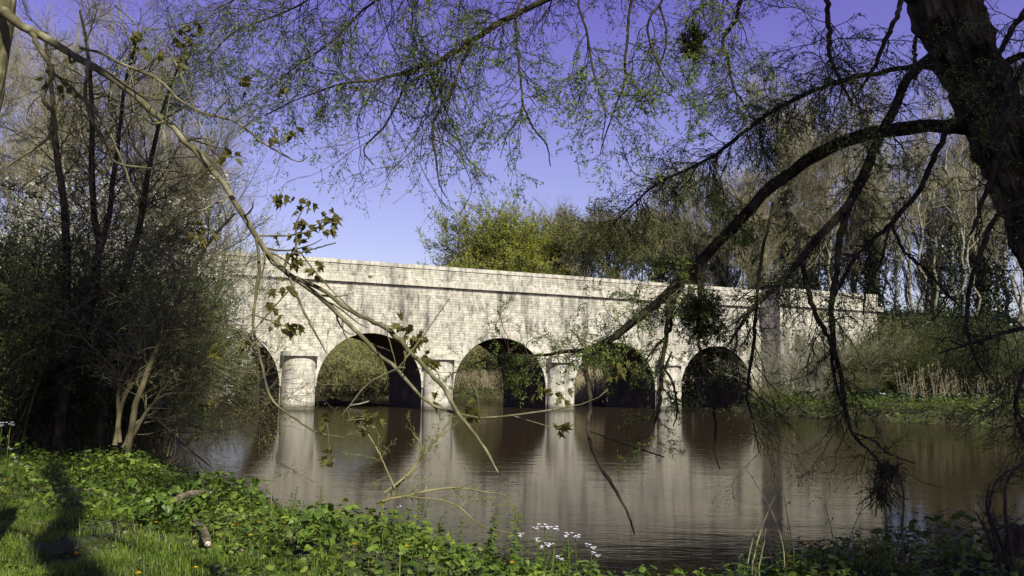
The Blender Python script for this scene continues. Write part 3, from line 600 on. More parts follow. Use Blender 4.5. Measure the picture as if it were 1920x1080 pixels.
# young drooping leaves, one object each
oc = [(0, 0), (.2, -.08), (.5, .02), (.34, .2), (.62, .42), (.32, .46), (.22, .62), (0, 1.), (-.22, .62), (-.32, .46), (-.62, .42), (-.34, .2), (-.5, .02), (-.2, -.08)]
lm = []
for q in range(4):
    V0, T0 = leaf_shape(oc, .45+.25*q); V0[:, 2] -= np.abs(V0[:, 0])*(.5+.4*q); V0[:, 0] *= .85-.12*q; lm.append(mesh('leaf', V0, [T0], m_maleaf))
clus = [(525, 372, 4), (562, 388, 4), (578, 384, 2), (568, 418, 3), (612, 408, 4), (630, 404, 4), (620, 425, 3), (556, 444, 4), (574, 442, 3), (520, 446, 2), (550, 482, 4), (560, 492, 2), (590, 510, 2), (596, 500, 2), (526, 540, 4), (513, 585, 3), (543, 612, 4), (518, 605, 2), (760, 618, 5), (775, 628, 5), (796, 628, 2), (768, 648, 4), (805, 672, 4), (812, 685, 2), (814, 735, 2), (886, 768, 5), (880, 775, 3),
        (1038, 738, 3), (1052, 742, 3), (1052, 802, 4), (1158, 692, 5), (1172, 700, 3), (615, 785, 3), (685, 784, 5), (692, 776, 2), (618, 860, 3), (75, 146, 3), (116, 162, 3), (130, 168, 2), (256, 68, 3), (332, 62, 3), (340, 72, 3), (300, 100, 3), (420, 292, 3), (430, 296, 2), (350, 88, 3), (460, 150, 2), (452, 160, 2), (526, 170, 2), (514, 252, 2), (548, 254, 3), (380, 435, 4), (372, 432, 2), (402, 655, 3), (455, 645, 3), (394, 758, 3), (362, 50, 3), (380, 40, 1), (268, 95, 3), (1010, 732, 3), (340, 120, 3)]
for x, y, n in clus:
    Y = 4.6 if x > 400 else 4.9; c = at(x, y, Y); G = Geo()
    for k in range(int(n*1.7)):
        s_ = rg.uniform(.03, .055)*(1.15 if n > 3 else 1); o = obj('leaf', lm[rg.integers(4)], SY, c+rg.normal(size=3)*.012*n**.5-np.array(SY.location))
        d = Vector((rg.normal()*.7, rg.normal()*.7, -.8)).normalized(); o.rotation_euler = (d.to_track_quat('Y', 'Z').to_matrix() @ Matrix.Rotation(rg.uniform(0, 6.28), 3, 'Y')).to_euler(); o.scale = (s_,)*3

# ------------------------------------------------------------------ generic trees and bushes (meshes shared between copies)
rg = np.random.default_rng(103)
def tree_mesh(H, r, nl=14, n2=90, n3=900, n4=3600, bark=m_pale, twig=m_brown, leaf=None, nleaf=0, lsize=.12, spread=.42, up=.45, lim0=.25, tr_=3, ivy=0, lean=0., stems=1, rm=1.):
    TPs = []
    for q in range(stems):
        T0 = np.array([(lean*H*t**1.5+(.10*H*(q-(stems-1)/2)*t if stems > 1 else 0)+rg.normal()*.008*H*(t > 0), rg.normal()*.01*H*(t > 0), H*.88*t) for t in np.linspace(0, 1, 14)]); TPs.append(T0)
    T = np.stack(TPs); R = np.tile(r*np.linspace(1, .16, 14), (stems, 1)); R[:, 0] *= 1.35
    a = spawn(T, R, nl, spread*H, 42, 8, up, .09, lim0, .98, .55, .01*rm, .25, shrink=.65)
    b = spawn(*cat_([(a[0], a[1])]), n2, spread*H*.5, 38, 6, up*.6, .10, .15, 1, .6, .007*rm, .4); c = spawn(*b, n3, spread*H*.26, 36, 4, up*.5, .1, .1, 1, .7, .006*rm, .5)
    d = spawn(*c, n4, spread*H*.13, 34, 3, up*.3, .1, .1, 1, .8, .0048*rm, .6)
    G = Geo(); G.tubes(T, R, 8); G.tubes(*a, 5); mt = G.mesh('trunk', bark, True); G = Geo(); G.tubes(*b, 4); G.tubes(*c, tr_); G.tubes(*d, tr_); ms = [('trunk', mt), ('crown', G.mesh('crown', twig))]
    if leaf:
        G = Geo(); leafset(G, d[0], nleaf, lsize, lsize*.55, t0=0, spread=1.2); ms.append(('leaves', G.mesh('leaves', leaf)))
    if ivy:
        p, _ = along(T, ivy, .02, .72); p = p+nrm(rg.normal(size=(ivy, 3))*np.array([1, 1, .1]))*rg.uniform(.15, .75, (ivy, 1))*(.5+.5*rg.random((ivy, 1)))
        pa, _ = along(a[0], ivy//3, 0, .35); p = np.vstack([p, pa+rg.normal(size=pa.shape)*.18]); k = len(p)
        G = Geo(); G.leaves(p, rg.normal(size=(k, 3))+np.array([0, 0, -.5]), rg.normal(size=(k, 3)), rg.uniform(.12, .26, k), rg.uniform(.1, .2, k)); ms.append(('ivy', G.mesh('ivy', m_ivy)))
    return ms
def bush_mesh(H, Rr, ns=26, n2=240, n3=1500, n4=3000, leaf=None, nleaf=5000, lsize=.09, twig=m_brown, up=.25, r=.03, arch=-.35):
    base = rg.normal(size=(ns, 3))*np.array([.18*Rr, .18*Rr, 0]); az = rg.uniform(0, 6.28, ns); ln = rg.uniform(.15, 1.15, ns)*Rr/H
    d = nrm(np.stack([np.cos(az)*ln, np.sin(az)*ln, np.ones(ns)], 1)); Q = [base]; LL = H*rg.uniform(.7, 1.15, ns)
    for i in range(9): d = nrm(d+rg.normal(size=(ns, 3))*.09+np.stack([np.cos(az)*.06, np.sin(az)*.06, np.full(ns, arch*.12*(i > 3))], 1)); Q.append(Q[-1]+d*(LL/9)[:, None])
    A = np.stack(Q, 1); R = np.tile(r*np.linspace(1, .3, 10), (ns, 1)); b = spawn(A, R, n2, H*.42, 42, 6, up, .12, .12, 1, .5, .006, .4, shrink=.3)
    c = spawn(*b, n3, H*.18, 38, 4, up*.5, .12, .1, 1, .7, .005); d = spawn(*c, n4, H*.08, 38, 3, 0, .1, .1, 1, .8, .0042)
    G = Geo(); G.tubes(A, R, 5); m0 = G.mesh('stems', m_pale if twig is m_pale else m_twig, True); G = Geo(); G.tubes(*b, 3); G.tubes(*c, 3); G.tubes(*d, 3); ms = [('stems', m0), ('twigs', G.mesh('twigs', twig))]
    if leaf: G = Geo(); leafset(G, d[0], nleaf, lsize, lsize*.6, t0=0, spread=1.3); ms.append(('leaves', G.mesh('leaves', leaf)))
    return ms
def place(ms, name, label, cat, x, y, s=1., rz=None, group=None, z=None, sz=None):
    if z is None: z = float(height(np.array([x]), np.array([y]))[0])-.15
    e = empty(name, (x, y, z), rg.uniform(0, 6.28) if rz is None else rz, s); e.scale = (s, s, s*(sz or 1)); tag(e, label, cat, group)
    for nm, me in ms:
        o = obj(nm, me, e)
        if nm != 'trunk' and nm != 'stems': tag(o, kind='stuff')
    return e
def px(x, Y): return at(x, 540, Y)[0]
T_bare = [tree_mesh(20, .2, nl=18, n3=1100, n4=4600), tree_mesh(20, .17, nl=15, n3=1000, n4=4200, lim0=.35, spread=.34, up=.6), tree_mesh(19, .16, nl=16, n3=1000, n4=4200, spread=.34, up=.7, lean=.06)]
F_bare = [tree_mesh(20, .2, nl=18, n2=90, n3=1100, n4=4600, lim0=.2, spread=.42, up=.55, rm=2.), tree_mesh(20, .19, nl=15, n2=90, n3=1000, n4=4200, lim0=.3, spread=.36, up=.6, rm=2.)]
T_ivy = [tree_mesh(19, .24, nl=13, n3=800, n4=3600, bark=m_twig, ivy=6500, spread=.33, up=.6, rm=2.2), tree_mesh(18, .22, nl=12, n3=800, n4=3600, bark=m_twig, ivy=4000, spread=.3, up=.8, rm=2.2)]
T_fresh = tree_mesh(15, .22, nl=34, n2=150, n3=1700, n4=5500, twig=m_twig, leaf=m_lgreen, nleaf=36000, lsize=.2, spread=.66, up=.35, lim0=.25, rm=1.5)
T_olive = tree_mesh(14, .2, nl=26, n3=1400, n4=6500, twig=m_brown, leaf=m_olive, nleaf=24000, lsize=.17, spread=.5, up=.4, lim0=.10, stems=2, rm=2.)
T_slim = [tree_mesh(17, .15, nl=10, n2=46, n3=300, n4=1100, spread=.36, up=.55, lim0=.35, ivy=1100, rm=1.6), tree_mesh(18, .15, nl=10, n2=46, n3=300, n4=1100, spread=.36, up=.5, lim0=.4, rm=1.6), tree_mesh(18, .12, nl=9, n2=40, n3=260, n4=1000, spread=.34, up=.6, lim0=.3, rm=1.5, lean=.06, stems=2)]
T_shade = tree_mesh(20, .27, nl=18, n3=900, n4=4000, leaf=m_green, nleaf=11000, lsize=.24, spread=.3, up=.5, lim0=.42, rm=1.5)
T_tall = tree_mesh(25, .30, nl=16, n3=900, n4=3500, leaf=m_green, nleaf=15000, lsize=.26, spread=.28, up=.4, lim0=.6, rm=1.5)
B_fresh = bush_mesh(8, 8, ns=44, n2=420, n3=2400, n4=5200, leaf=m_willowy, nleaf=30000, lsize=.15, twig=m_brown, arch=-.75, up=.1, r=.04)
B_olive = bush_mesh(6, 4.5, leaf=m_olive, nleaf=14000, lsize=.13)
B_bare = bush_mesh(4.5, 3, ns=30, n2=260, n3=1500, n4=2500, twig=m_pale, leaf=m_olive, nleaf=1500, lsize=.08)
B_white = bush_mesh(6.5, 3.9, ns=34, n3=2200, n4=5200, leaf=m_white, nleaf=24000, lsize=.085, twig=m_twig)
B_dark = bush_mesh(5.5, 4, ns=34, n3=1900, n4=4200, leaf=m_green, nleaf=15000, lsize=.085, twig=m_twig_dark)
rg = np.random.default_rng(200)
# beyond the bridge
def top(ms, H, name, label, cat, x, ytop, Y, **k):
    H = 0
    for _, me in ms:
        q = np.empty(len(me.vertices)*3, np.float32); me.vertices.foreach_get('co', q); H = max(H, float(np.percentile(q[2::3], 99.5)))
    X = px(x, Y); g_ = float(height(np.array([X]), np.array([Y]))[0]); zt = at(x, ytop, Y)[2]; return place(ms, name, label, cat, X, Y, (zt-g_)/H, **k)
top(T_fresh, 14.2, 'willow_tree', 'round fresh green tree rising alone above the middle of the bridge parapet', 'tree', 942, 376, 126)
top(T_fresh, 14.2, 'willow_tree', 'lower fresh green tree leaning against the left side of the rounded one', 'tree', 897, 418, 130)
top(T_fresh, 14.2, 'willow_tree', 'fresh green tree at the right side of the rounded one, before the bare fawn tree', 'tree', 985, 412, 124)
top(F_bare[0], 19.3, 'bare_tree', 'bare fawn tree just right of the fresh green one, behind the parapet', 'tree', 1020, 365, 128)
top(T_olive, 13.5, 'budding_tree', 'olive budding tree behind the bridge, right of the bare fawn one', 'tree', 1085, 400, 124)
top(F_bare[1], 19.3, 'bare_tree', 'feathery bare tree between two budding olive trees behind the bridge', 'tree', 1060, 390, 138)
top(T_olive, 13.5, 'budding_tree', 'olive budding tree directly behind the fourth pier of the bridge', 'tree', 1150, 385, 112)
top(T_olive, 13.5, 'budding_tree', 'broad olive budding tree above the fourth arch', 'tree', 1215, 395, 116)
top(F_bare[0], 19.3, 'bare_tree', 'tall bare tree with a spreading top above the parapet, left of the ivied trees', 'tree', 1245, 285, 118)
top(F_bare[1], 19.3, 'bare_tree', 'tall slender bare tree at the right of the spreading one', 'tree', 1312, 300, 112)
top(T_olive, 13.5, 'budding_tree', 'olive budding tree left of the ivy clad trees', 'tree', 1290, 420, 110)
top(T_ivy[0], 18.3, 'ivy_clad_tree', 'dark ivy clad tree behind the parapet just left of the abutment', 'tree', 1352, 300, 103)
top(T_ivy[0], 18.3, 'ivy_clad_tree', 'darkest ivy clad tree, standing behind the corner of the abutment', 'tree', 1412, 290, 100)
top(T_ivy[1], 17.5, 'ivy_clad_tree', 'thin ivy clad tree right above the abutment top', 'tree', 1480, 260, 104)
top(F_bare[1], 19.3, 'bare_tree', 'pale bare tree with lit trunk above the right end of the parapet', 'tree', 1556, 240, 101)
k = 0
for x in np.linspace(1360, 2060, 46):
    k += 1; Y = rg.uniform(98, 140); ms = [T_slim[0], T_slim[1], T_slim[2], T_slim[1], T_ivy[1], T_slim[0], T_slim[2]][k % 7]
    top(ms, 17.5, 'woodland_tree', 'slender bare tree in the wood behind the bridge end and the embankment', 'tree', x+rg.uniform(-12, 12), rg.uniform(90, 360) if x > 1450 else rg.uniform(300, 400), Y, group='bare trees of the wood behind the embankment')
for i, (x, Y, s) in enumerate(((1330, 128, 1.1), (1250, 130, 1.2), (1430, 135, 1.2), (1510, 132, 1.2), (1600, 140, 1.3), (1690, 135, 1.3), (1780, 138, 1.3), (1870, 132, 1.3), (1960, 130, 1.3), (1180, 135, 1.2), (1040, 138, 1.1), (975, 140, 1.))):
    place(B_olive if i % 3 else B_bare, 'undergrowth_bush', 'leafy bush in the undergrowth among the trees behind the bridge', 'bush', px(x, Y), Y, s*1.5, group='bushes under the trees behind the bridge')
# seen through the arches
for i, (x, Y, s, ms, lb) in enumerate(((560, 150, 1.5, B_fresh, 'yellow green willow bush furthest left through the second arch'), (615, 134, 1.35, B_fresh, 'large yellow green willow bush at left in the second arch opening'), (668, 121, 1.3, B_fresh, 'yellow green willow bush in the middle of the second arch opening'), (722, 112, 1.1, B_fresh, 'willow bush trailing in the water at the right of the second arch opening'),
    (770, 112, 1.2, B_fresh, 'willow bush partly hidden behind the second arch barrel'), (850, 124, 1.3, B_fresh, 'olive bush at left of the third arch opening'), (885, 128, 1.5, B_bare, 'bare bush in the third arch opening over the reeds'), (925, 126, 1.8, B_olive, 'olive bush at the right of the third arch opening'),
    (1085, 112, 1.5, B_dark, 'dark leafy bush at the left of the fourth arch opening'), (1130, 108, 1.5, B_olive, 'olive bush in the fourth arch opening'), (1290, 100, 1.2, B_olive, 'green bush glimpsed at the left of the fifth arch'), (480, 120, 1.7, B_olive, 'bush on the far bank through the first arch'), (420, 115, 1.9, B_dark, 'dark bush on the far bank behind the first arch'), (1000, 118, 1.6, B_olive, 'olive bush behind the third pier'))):
    place(ms, 'bush', lb, 'bush', px(x, Y), Y, s)
for i, x in enumerate(np.linspace(380, 1200, 15)):
    Y = rg.uniform(165, 200); place(B_olive, 'distant_bush', 'distant olive bush upstream behind the willows', 'bush', px(x, Y), Y, rg.uniform(1.8, 2.3), group='distant bushes upstream', z=.5)
for i in range(14):
    Y = rg.uniform(165, 240); x = rg.uniform(420, 1000); place(T_olive if i % 2 else F_bare[0], 'distant_tree', 'distant tree seen low through the arches upstream', 'tree', px(x, Y), Y, rg.uniform(.7, .85), group='distant trees upstream')
# reeds
def reed_mesh(H):
    G = Geo(); P = np.array([[(0, 0, 0), (.01, 0, H*.35), (-.02, .01, H*.7), (.03, 0, H)]]); G.tubes(P, np.array([[.011, .010, .008, .005]]), 4)
    n = 5; p, d = along(P, n, .2, .8); G.leaves(p, d+rg.normal(size=(n, 3))*.5, rg.normal(size=(n, 3)), .35, .022)
    n = 14; p, d = along(P, n, .9, 1); G.leaves(p, d+rg.normal(size=(n, 3))*.3, rg.normal(size=(n, 3)), .16, .03); return G.mesh('dry_reed', m_dry)
RM = [reed_mesh(h) for h in (2.2, 2.6, 1.9)]
for i in range(120):
    x = rg.uniform(1675, 1790) if i < 45 else rg.uniform(1675, 1905); Y = rg.uniform(60.5, 66)+(1900-x)*.012; X = px(x, Y); o = obj('dry_reed', RM[i % 3], None, (X, Y, float(height(np.array([X]), np.array([Y]))[0])-.02))
    s_ = rg.uniform(.6, 1.15); o.scale = (s_, s_, s_); o.rotation_euler = (rg.normal()*.16, rg.normal()*.16, rg.uniform(0, 6.28)); tag(o, 'pale dry reed stem standing on the right bank below the embankment', 'reed', 'dry reeds on the right bank')
def reedbed(xa, xb, Ya, Yb, n, label, hh=2.4, mat=m_dry, base=None):
    x = rg.uniform(xa, xb, n); Y = rg.uniform(Ya, Yb, n); X = (x-960)/F*Y; Z = height(X, Y); ok = Z > -.2; X, Y, Z = X[ok], Y[ok], Z[ok]; n = len(X)
    H = hh*rg.uniform(.5, 1.1, n); l = rg.normal(size=(n, 2))*.14; P = np.stack([np.stack([X+l[:, 0]*t*H*t, Y+l[:, 1]*t*H, Z+H*t], 1) for t in (0, .5, 1)], 1)
    G = Geo(); G.tubes(P, np.tile([.02, .016, .008], (n, 1)), 3); q, d = along(P, n*2, .2, .9); G.leaves(q, d+rg.normal(size=q.shape)*.5, rg.normal(size=q.shape), .5, .04)
    tag(obj('reed_bed', G.mesh('reed_bed', mat)), label, 'reeds', kind='stuff')
reedbed(850, 1000, 116, 127, 1500, 'bed of dry reeds on the far bank through the third arch')
reedbed(1080, 1180, 96, 106, 1500, 'bed of dry reeds on the far bank through the fourth arch', 3.0)
# right bank: low leafy growth along the water, scrub on the slope
def ground_leaves(name, label, x0, x1, y0, y1, n, h, L, mat, dmin=0., dmax=3., cat='ground cover', hmin=.0, W=.6, shp=None, dens=None):
    X = rg.uniform(x0, x1, n); Y = rg.uniform(y0, y1, n); d = sdist(X, Y); ok = (d > dmin) & (d < dmax)
    if dens is not None: ok &= dens(X, Y) > rg.random(n)
    X, Y = X[ok], Y[ok]; Z = height(X, Y); n = len(X); hh = h*(.45+.55*np.sin(X*1.7+Y*.9)*np.sin(Y*1.3-X*.6)+.3*rg.random(n)).clip(.12, 1.2)
    p = np.stack([X, Y, Z+hmin+rg.random(n)**.7*hh], 1); az = rg.uniform(0, 6.28, n); dd = np.stack([np.cos(az), np.sin(az), rg.normal(size=n)*.35], 1)
    nn = nrm(rg.normal(size=(n, 3))*.45+np.array([0, 0, 1.])); G = Geo(); Ls = L*rg.uniform(.5, 1.4, n)
    if shp is None: G.leaves(p, dd, nn, Ls, Ls*W)
    else: leafmany(G, shp, p, dd, nn, Ls, W)
    return tag(obj(name, G.mesh(name, mat)), label, cat, kind='stuff')
ground_leaves('bank_herbs', 'low green growth along the waterline of the right bank', 18, 75, 36, 84, 90000, 1.0, .22, m_green, -.9, 3.2)
ground_leaves('bank_grass', 'sunlit grass strip behind the waterline of the right bank', 18, 75, 36, 84, 70000, .5, .30, m_grass, 1., 8., W=.14)
ground_leaves('slope_scrub', 'dark ivy and bramble covering the embankment slope', 24, 110, 52, 120, 170000, 1.1, .30, m_ivy, 5., 60., dens=lambda X, Y: .55+.45*(np.sin(X*.35+Y*.2)*np.sin(Y*.3-X*.13) > -.2))
ground_leaves('slope_grass', 'mossy grass on the embankment top and slope', 24, 110, 60, 120, 26000, .35, .3, m_olive, 5., 60., W=.2)
ground_leaves('far_bank_herbs', 'green growth on the far bank beyond the arches', -70, 26, 90, 180, 60000, .8, .3, m_olive, -.6, 14.)
for i, (x, Y, s, ms, lb) in enumerate(((1470, 76, 1.25, B_bare, 'pale twiggy shrub in front of the corner of the abutment'), (1520, 74.5, 1.45, B_bare, 'tall pale twiggy shrub before the middle of the abutment wall'), (1570, 74, 1.4, B_bare, 'twiggy shrub before the right part of the abutment wall'),
    (1618, 75, 1.15, B_olive, 'budding shrub where the abutment meets the slope'), (1395, 74.5, .32, B_bare, 'small dry bush at the water below the fifth arch'), (1440, 72, .4, B_olive, 'small green bush at the waterline left of the abutment shrubs'), (1700, 72, .95, B_dark, 'dark shrub low on the slope, left of its neighbours'), (1775, 69, .95, B_dark, 'dark shrub behind the reeds'), (1850, 68, 1.0, B_dark, 'dark shrub behind the reeds near the right edge'), (1925, 64, 1.0, B_dark, 'dark shrub at the right edge of the picture'), (1665, 82, .8, B_dark, 'dark shrub high on the slope beside the wall end'), (1640, 79, .8, B_dark, 'dark shrub covering the end of the abutment wall'), (1610, 71, .55, B_olive, 'low olive shrub at the water before the abutment end'), (1730, 80, 1.0, B_dark, 'dark shrub in the middle of the embankment slope'), (1810, 82, 1.1, B_dark, 'dark shrub right of the middle of the slope'), (1890, 78, 1.1, B_dark, 'dark shrub on the slope near the right edge'), (1540, 70.5, .5, B_bare, 'low bare shrub at the water before the abutment'), (1880, 86, .9, B_bare, 'bare shrub on the embankment near the right edge'))):
    place(ms, 'shrub', lb, 'shrub', px(x, Y), Y, s)

for i, (x, y, lb) in enumerate(((1410, 562, 'green plant growing on the string course left of the abutment'), (693, 520, 'small tuft on the string course above the second arch'), (1225, 660, 'small green plant above the fourth pier cap'), (560, 655, 'dry moss tuft on the first pier cap'), (1540, 590, 'ivy patch hanging on the abutment wall'), (1500, 640, 'ivy patch spreading low on the abutment'))):
    off = 0. if x < 1440 else 2.6; d = ray(x, y); P0 = np.array([*(BO+N2*(off+.12)), 0]); nn = np.array([*N2, 0]); c = CAM+d*(((P0-CAM)@nn)/(d@nn)); e = empty('wall_plant', c); tag(e, lb, 'plant')
    r_ = (.32, .14, .22, .3, .7, .9)[i]; n = int(500*r_+60); p = rg.normal(size=(n, 3))*np.array([r_, .06, r_*(.6 if i < 4 else 1.1)])*.55; p = p[:, :1]*np.array([[*U2, 0]])+p[:, 1:2]*nn*2+p[:, 2:]*np.array([[0, 0, 1.]])
    G = Geo(); G.leaves(p, rg.normal(size=(n, 3)), rg.normal(size=(n, 3))+nn, .11, .07); tag(obj('leaves', G.mesh('leaves', m_green if i < 4 else m_olive), e), kind='stuff')
    G = Geo(); Q = np.stack([p*.05-nn*.1, p*.6+np.array([0, 0, .03]), p], 1)[::6]; G.tubes(Q, np.tile([.008, .006, .004], (len(Q), 1)), 3); obj('stems', G.mesh('stems', m_twig), e)
# ------------------------------------------------------------------ left bank thicket
rg = np.random.default_rng(104)
for i, (x, Y, s, ms, lb) in enumerate(((20, 30, 1.15, B_dark, 'dark bush at the left edge of the picture'), (95, 26, 1.0, B_dark, 'green leafed bush behind the leaning trunks'), (70, 40, 1.45, B_white, 'pale flowering thorn bush above the dark bush at far left'), (190, 36, 1.25, B_white, 'pale flowering thorn bush behind the two dark stems'), (265, 42, 1.35, B_white, 'pale flowering thorn bush left of the bridge'),
    (292, 46, 1.15, B_white, 'pale flowering thorn bush before the left end of the bridge'), (312, 54, .95, B_white, 'pale flowering thorn bush beside the first arch'), (215, 24, .85, B_dark, 'dark bush overhanging the river by the leaning trunks'), (275, 31, .8, B_dark, 'dark bush hanging over the river before the thorn bushes'), (262, 38, .8, B_white, 'low pale thorn bush touching the water'),
    (150, 19, .8, B_dark, 'dark bush at the foot of the leaning trunks'), (10, 19, .95, B_dark, 'dark bush close to the left edge above the white flowers'))):
    X = px(x, Y); place(ms, 'bush', lb, 'bush', X, Y, s)
for x, yt, Y, ms, lb in ((60, 60, 40, T_bare[0], 'tall bare tree at far left, behind the thicket'), (185, -60, 46, T_bare[2], 'tall bare tree behind the two dark stems'), (300, 10, 44, T_bare[0], 'tall wide bare tree whose crown ends against the sky at left'), (380, 250, 58, T_bare[1], 'bare tree standing nearest the left end of the bridge'), (-60, -40, 38, T_bare[1], 'bare tree partly cut by the left edge of the picture'),
    (250, 60, 60, T_bare[1], 'distant bare tree behind the wide crowned one'), (120, 20, 55, T_bare[2], 'distant bare tree between the left tall ones'), (340, 150, 70, T_bare[2], 'furthest bare tree of the left group')):
    top(ms, 19., 'bare_tree', lb, 'tree', x, yt, Y)
for x, Y, s_, lb in ((-30, 15.5, .6, 'dark bush at the left edge just above the white flowers'), (60, 17, .62, 'dark bush left of the leaning stem'), (215, 17.5, .5, 'low dark bush right of the leaning stem'), (262, 20, .5, 'low dark bush overhanging the water beside the near bank'), (300, 26, .58, 'dark twiggy bush dipping into the water'), (245, 26, .75, 'dark bush behind the one overhanging the water')):
    place(B_dark, 'bush', lb, 'bush', px(x, Y), Y, s_, sz=1.1)
def stems_tree(label, paths, Y0, twn, mat=m_branch_w):
    H_ = [hero(p, Y0, Y0+.6, 20) for p in paths]; b = H_[0][0][0, 0].copy(); b[2] = float(height(np.array([b[0]]), np.array([b[1]]))[0])-.1
    e = empty('alder_tree', b); tag(e, label, 'tree'); H_[0][0][0, 0] = b
    for P, R in H_: G = Geo(); G.tubes(P, R, 8); centre(G, mat, 'stem', e, True)
    a = spawn(*cat_(H_), int(twn*.8), 2.2, 48, 9, .1, .15, .12, 1, .4, .005, .3, rmax=.013); b_ = spawn(*a, twn*9, .8, 40, 5, -.1, .12, .1, 1, .6, .004, .5); c = spawn(*b_, twn*34, .3, 38, 4, 0, .15, .1, 1, .7, .0026)
    G = Geo(); G.tubes(*a, 4); G.tubes(*b_, 3); G.tubes(*c, 3); tag(centre(G, m_twig, 'twigs', e), kind='stuff')
    G = Geo(); leafset(G, c[0], twn*60, .035, .018); tag(centre(G, m_wleaf, 'leaves', e), kind='stuff')
stems_tree('leaning stem lit brown at its foot, forking into two dark stems, left bank', [[(112, 815, 10), (120, 725, 9), (145, 645, 8), (168, 590, 7.5), (182, 500, 8), (186, 450, 7), (175, 400, 6), (172, 320, 6), (172, 240, 5), (168, 120, 4), (150, 20, 2.5)], [(186, 470, 6), (205, 405, 5.5), (211, 340, 5), (222, 270, 4), (232, 170, 3), (260, 60, 2)]], 15.5, 90)
stems_tree('thin dark stem left of the forked leaning one', [[(122, 790, 8), (124, 640, 8), (126, 520, 8), (124, 440, 7.5), (118, 360, 7), (107, 300, 6), (100, 200, 4.5), (85, 60, 3)]], 16.5, 60)
stems_tree('dark stem leaning right behind the forked one', [[(190, 790, 8), (205, 640, 7.5), (228, 540, 7), (246, 480, 7), (262, 425, 6), (268, 380, 6), (285, 290, 4.5), (310, 190, 3), (350, 90, 2)]], 16.0, 70)
stems_tree('thin stem at the right of the thicket, arching to the water', [[(240, 790, 6), (300, 640, 5), (335, 560, 4), (380, 470, 3), (440, 400, 2)], [(215, 835, 5), (235, 740, 4), (290, 685, 3.4), (340, 680, 3), (420, 700, 2.4), (500, 760, 1)], [(225, 830, 4), (225, 720, 3.4), (270, 655, 3), (330, 650, 2.6), (420, 690, 2), (480, 700, 1)], [(230, 840, 4), (255, 795, 3.4), (290, 785, 3), (340, 830, 2.4), (400, 880, 1)], [(235, 838, 4), (300, 745, 3), (380, 742, 2), (450, 765, 1)]], 14.5, 110, m_twig)

# ------------------------------------------------------------------ near bank
rg = np.random.default_rng(105)
def inview(X, Y): return (np.abs(X/np.maximum(Y, .1)) < .66)
def bladeset(name, label, n, hmax, x0, x1, y0, y1, dmin, dens, mat=m_grass, wd=.006):
    X = rg.uniform(x0, x1, n); Y = rg.uniform(y0, y1, n); d = sdist(X, Y); ok = (d > dmin) & inview(X, Y) & (dens(X, Y, d) > rg.random(n)); X, Y = X[ok], Y[ok]; n = len(X); Z = height(X, Y)
    clump = .45+.55*np.clip(.5+np.sin(X*5.1+Y*2.2)*np.sin(Y*4.3-X*1.9), 0, 1); H = hmax*rg.uniform(.4, 1.1, n)*clump; az = rg.uniform(0, 6.28, n); ln = rg.uniform(.1, .75, n)*H; b = np.stack([X, Y, Z-.01], 1)
    dr = np.stack([np.cos(az), np.sin(az), 0*az], 1); sd = np.stack([-np.sin(az), np.cos(az), 0*az], 1); wv = (wd*rg.uniform(.6, 1.3, n))[:, None]; up = np.array([0, 0, 1.]); H = H[:, None]; ln = ln[:, None]
    V = np.stack([b-sd*wv, b+sd*wv, b+dr*ln*.3+up*H*.6-sd*wv*.8, b+dr*ln*.3+up*H*.6+sd*wv*.8, b+dr*ln+up*H*.95], 1); i = np.arange(n)[:, None]*5
    G = Geo(); G.add(V, [i+[0, 1, 3, 2], i+[2, 3, 4]]); return tag(obj(name, G.mesh(name, mat)), label, 'grass', kind='stuff')
bladeset('grass', 'short bright grass on the near bank', 330000, .13, -9, 5.5, 4.4, 16, .25, lambda X, Y, d: np.where(d > 2.2, 1., .3)*np.where(Y < 10, 1, .6)*(.15+.85*(np.sin(X*1.3+Y*.7)*np.sin(Y*1.7-X*.8)+.4*np.sin(X*4.3)*np.sin(Y*5.1+X) > -.3)), wd=.0042)
bladeset('long_grass', 'long grass tufts at the edge of the near bank', 26000, .42, -9, 5.5, 4.4, 16, .0, lambda X, Y, d: (np.sin(X*2.3+1)*np.sin(Y*2.9+X) > .35)*1.*(d < 2.2), wd=.0055)
ground_leaves('nettle_bed', 'bed of nettles and herbs along the edge of the near bank', -9, 5.2, 4.6, 15.5, 95000, .40, .07, m_nettle, -.05, 3.3, shp=L6, W=1.1, dens=lambda X, Y: np.clip(1.25-sdist(X, Y)/2.6, .12, 1))
ground_leaves('low_herbs', 'low round leaves scattered through the near grass', -9, 5.2, 4.6, 15, 40000, .13, .042, m_nettle, 1.2, 9., shp=L6, W=1.2, dens=lambda X, Y: (np.sin(X*1.9+2)*np.sin(Y*2.4-X) > .0)*.8)
ground_leaves('dead_leaves', 'brown dead leaves lying in the near grass', -9, 5.2, 4.6, 15, 7000, .03, .05, m_log, .3, 9., shp=L6, W=1.2)
bladeset('dry_grass', 'dry straw coloured grass in the near turf', 22000, .16, -9, 5.5, 4.4, 16, .1, lambda X, Y, d: .22+0*X, mat=m_dry, wd=.0018)
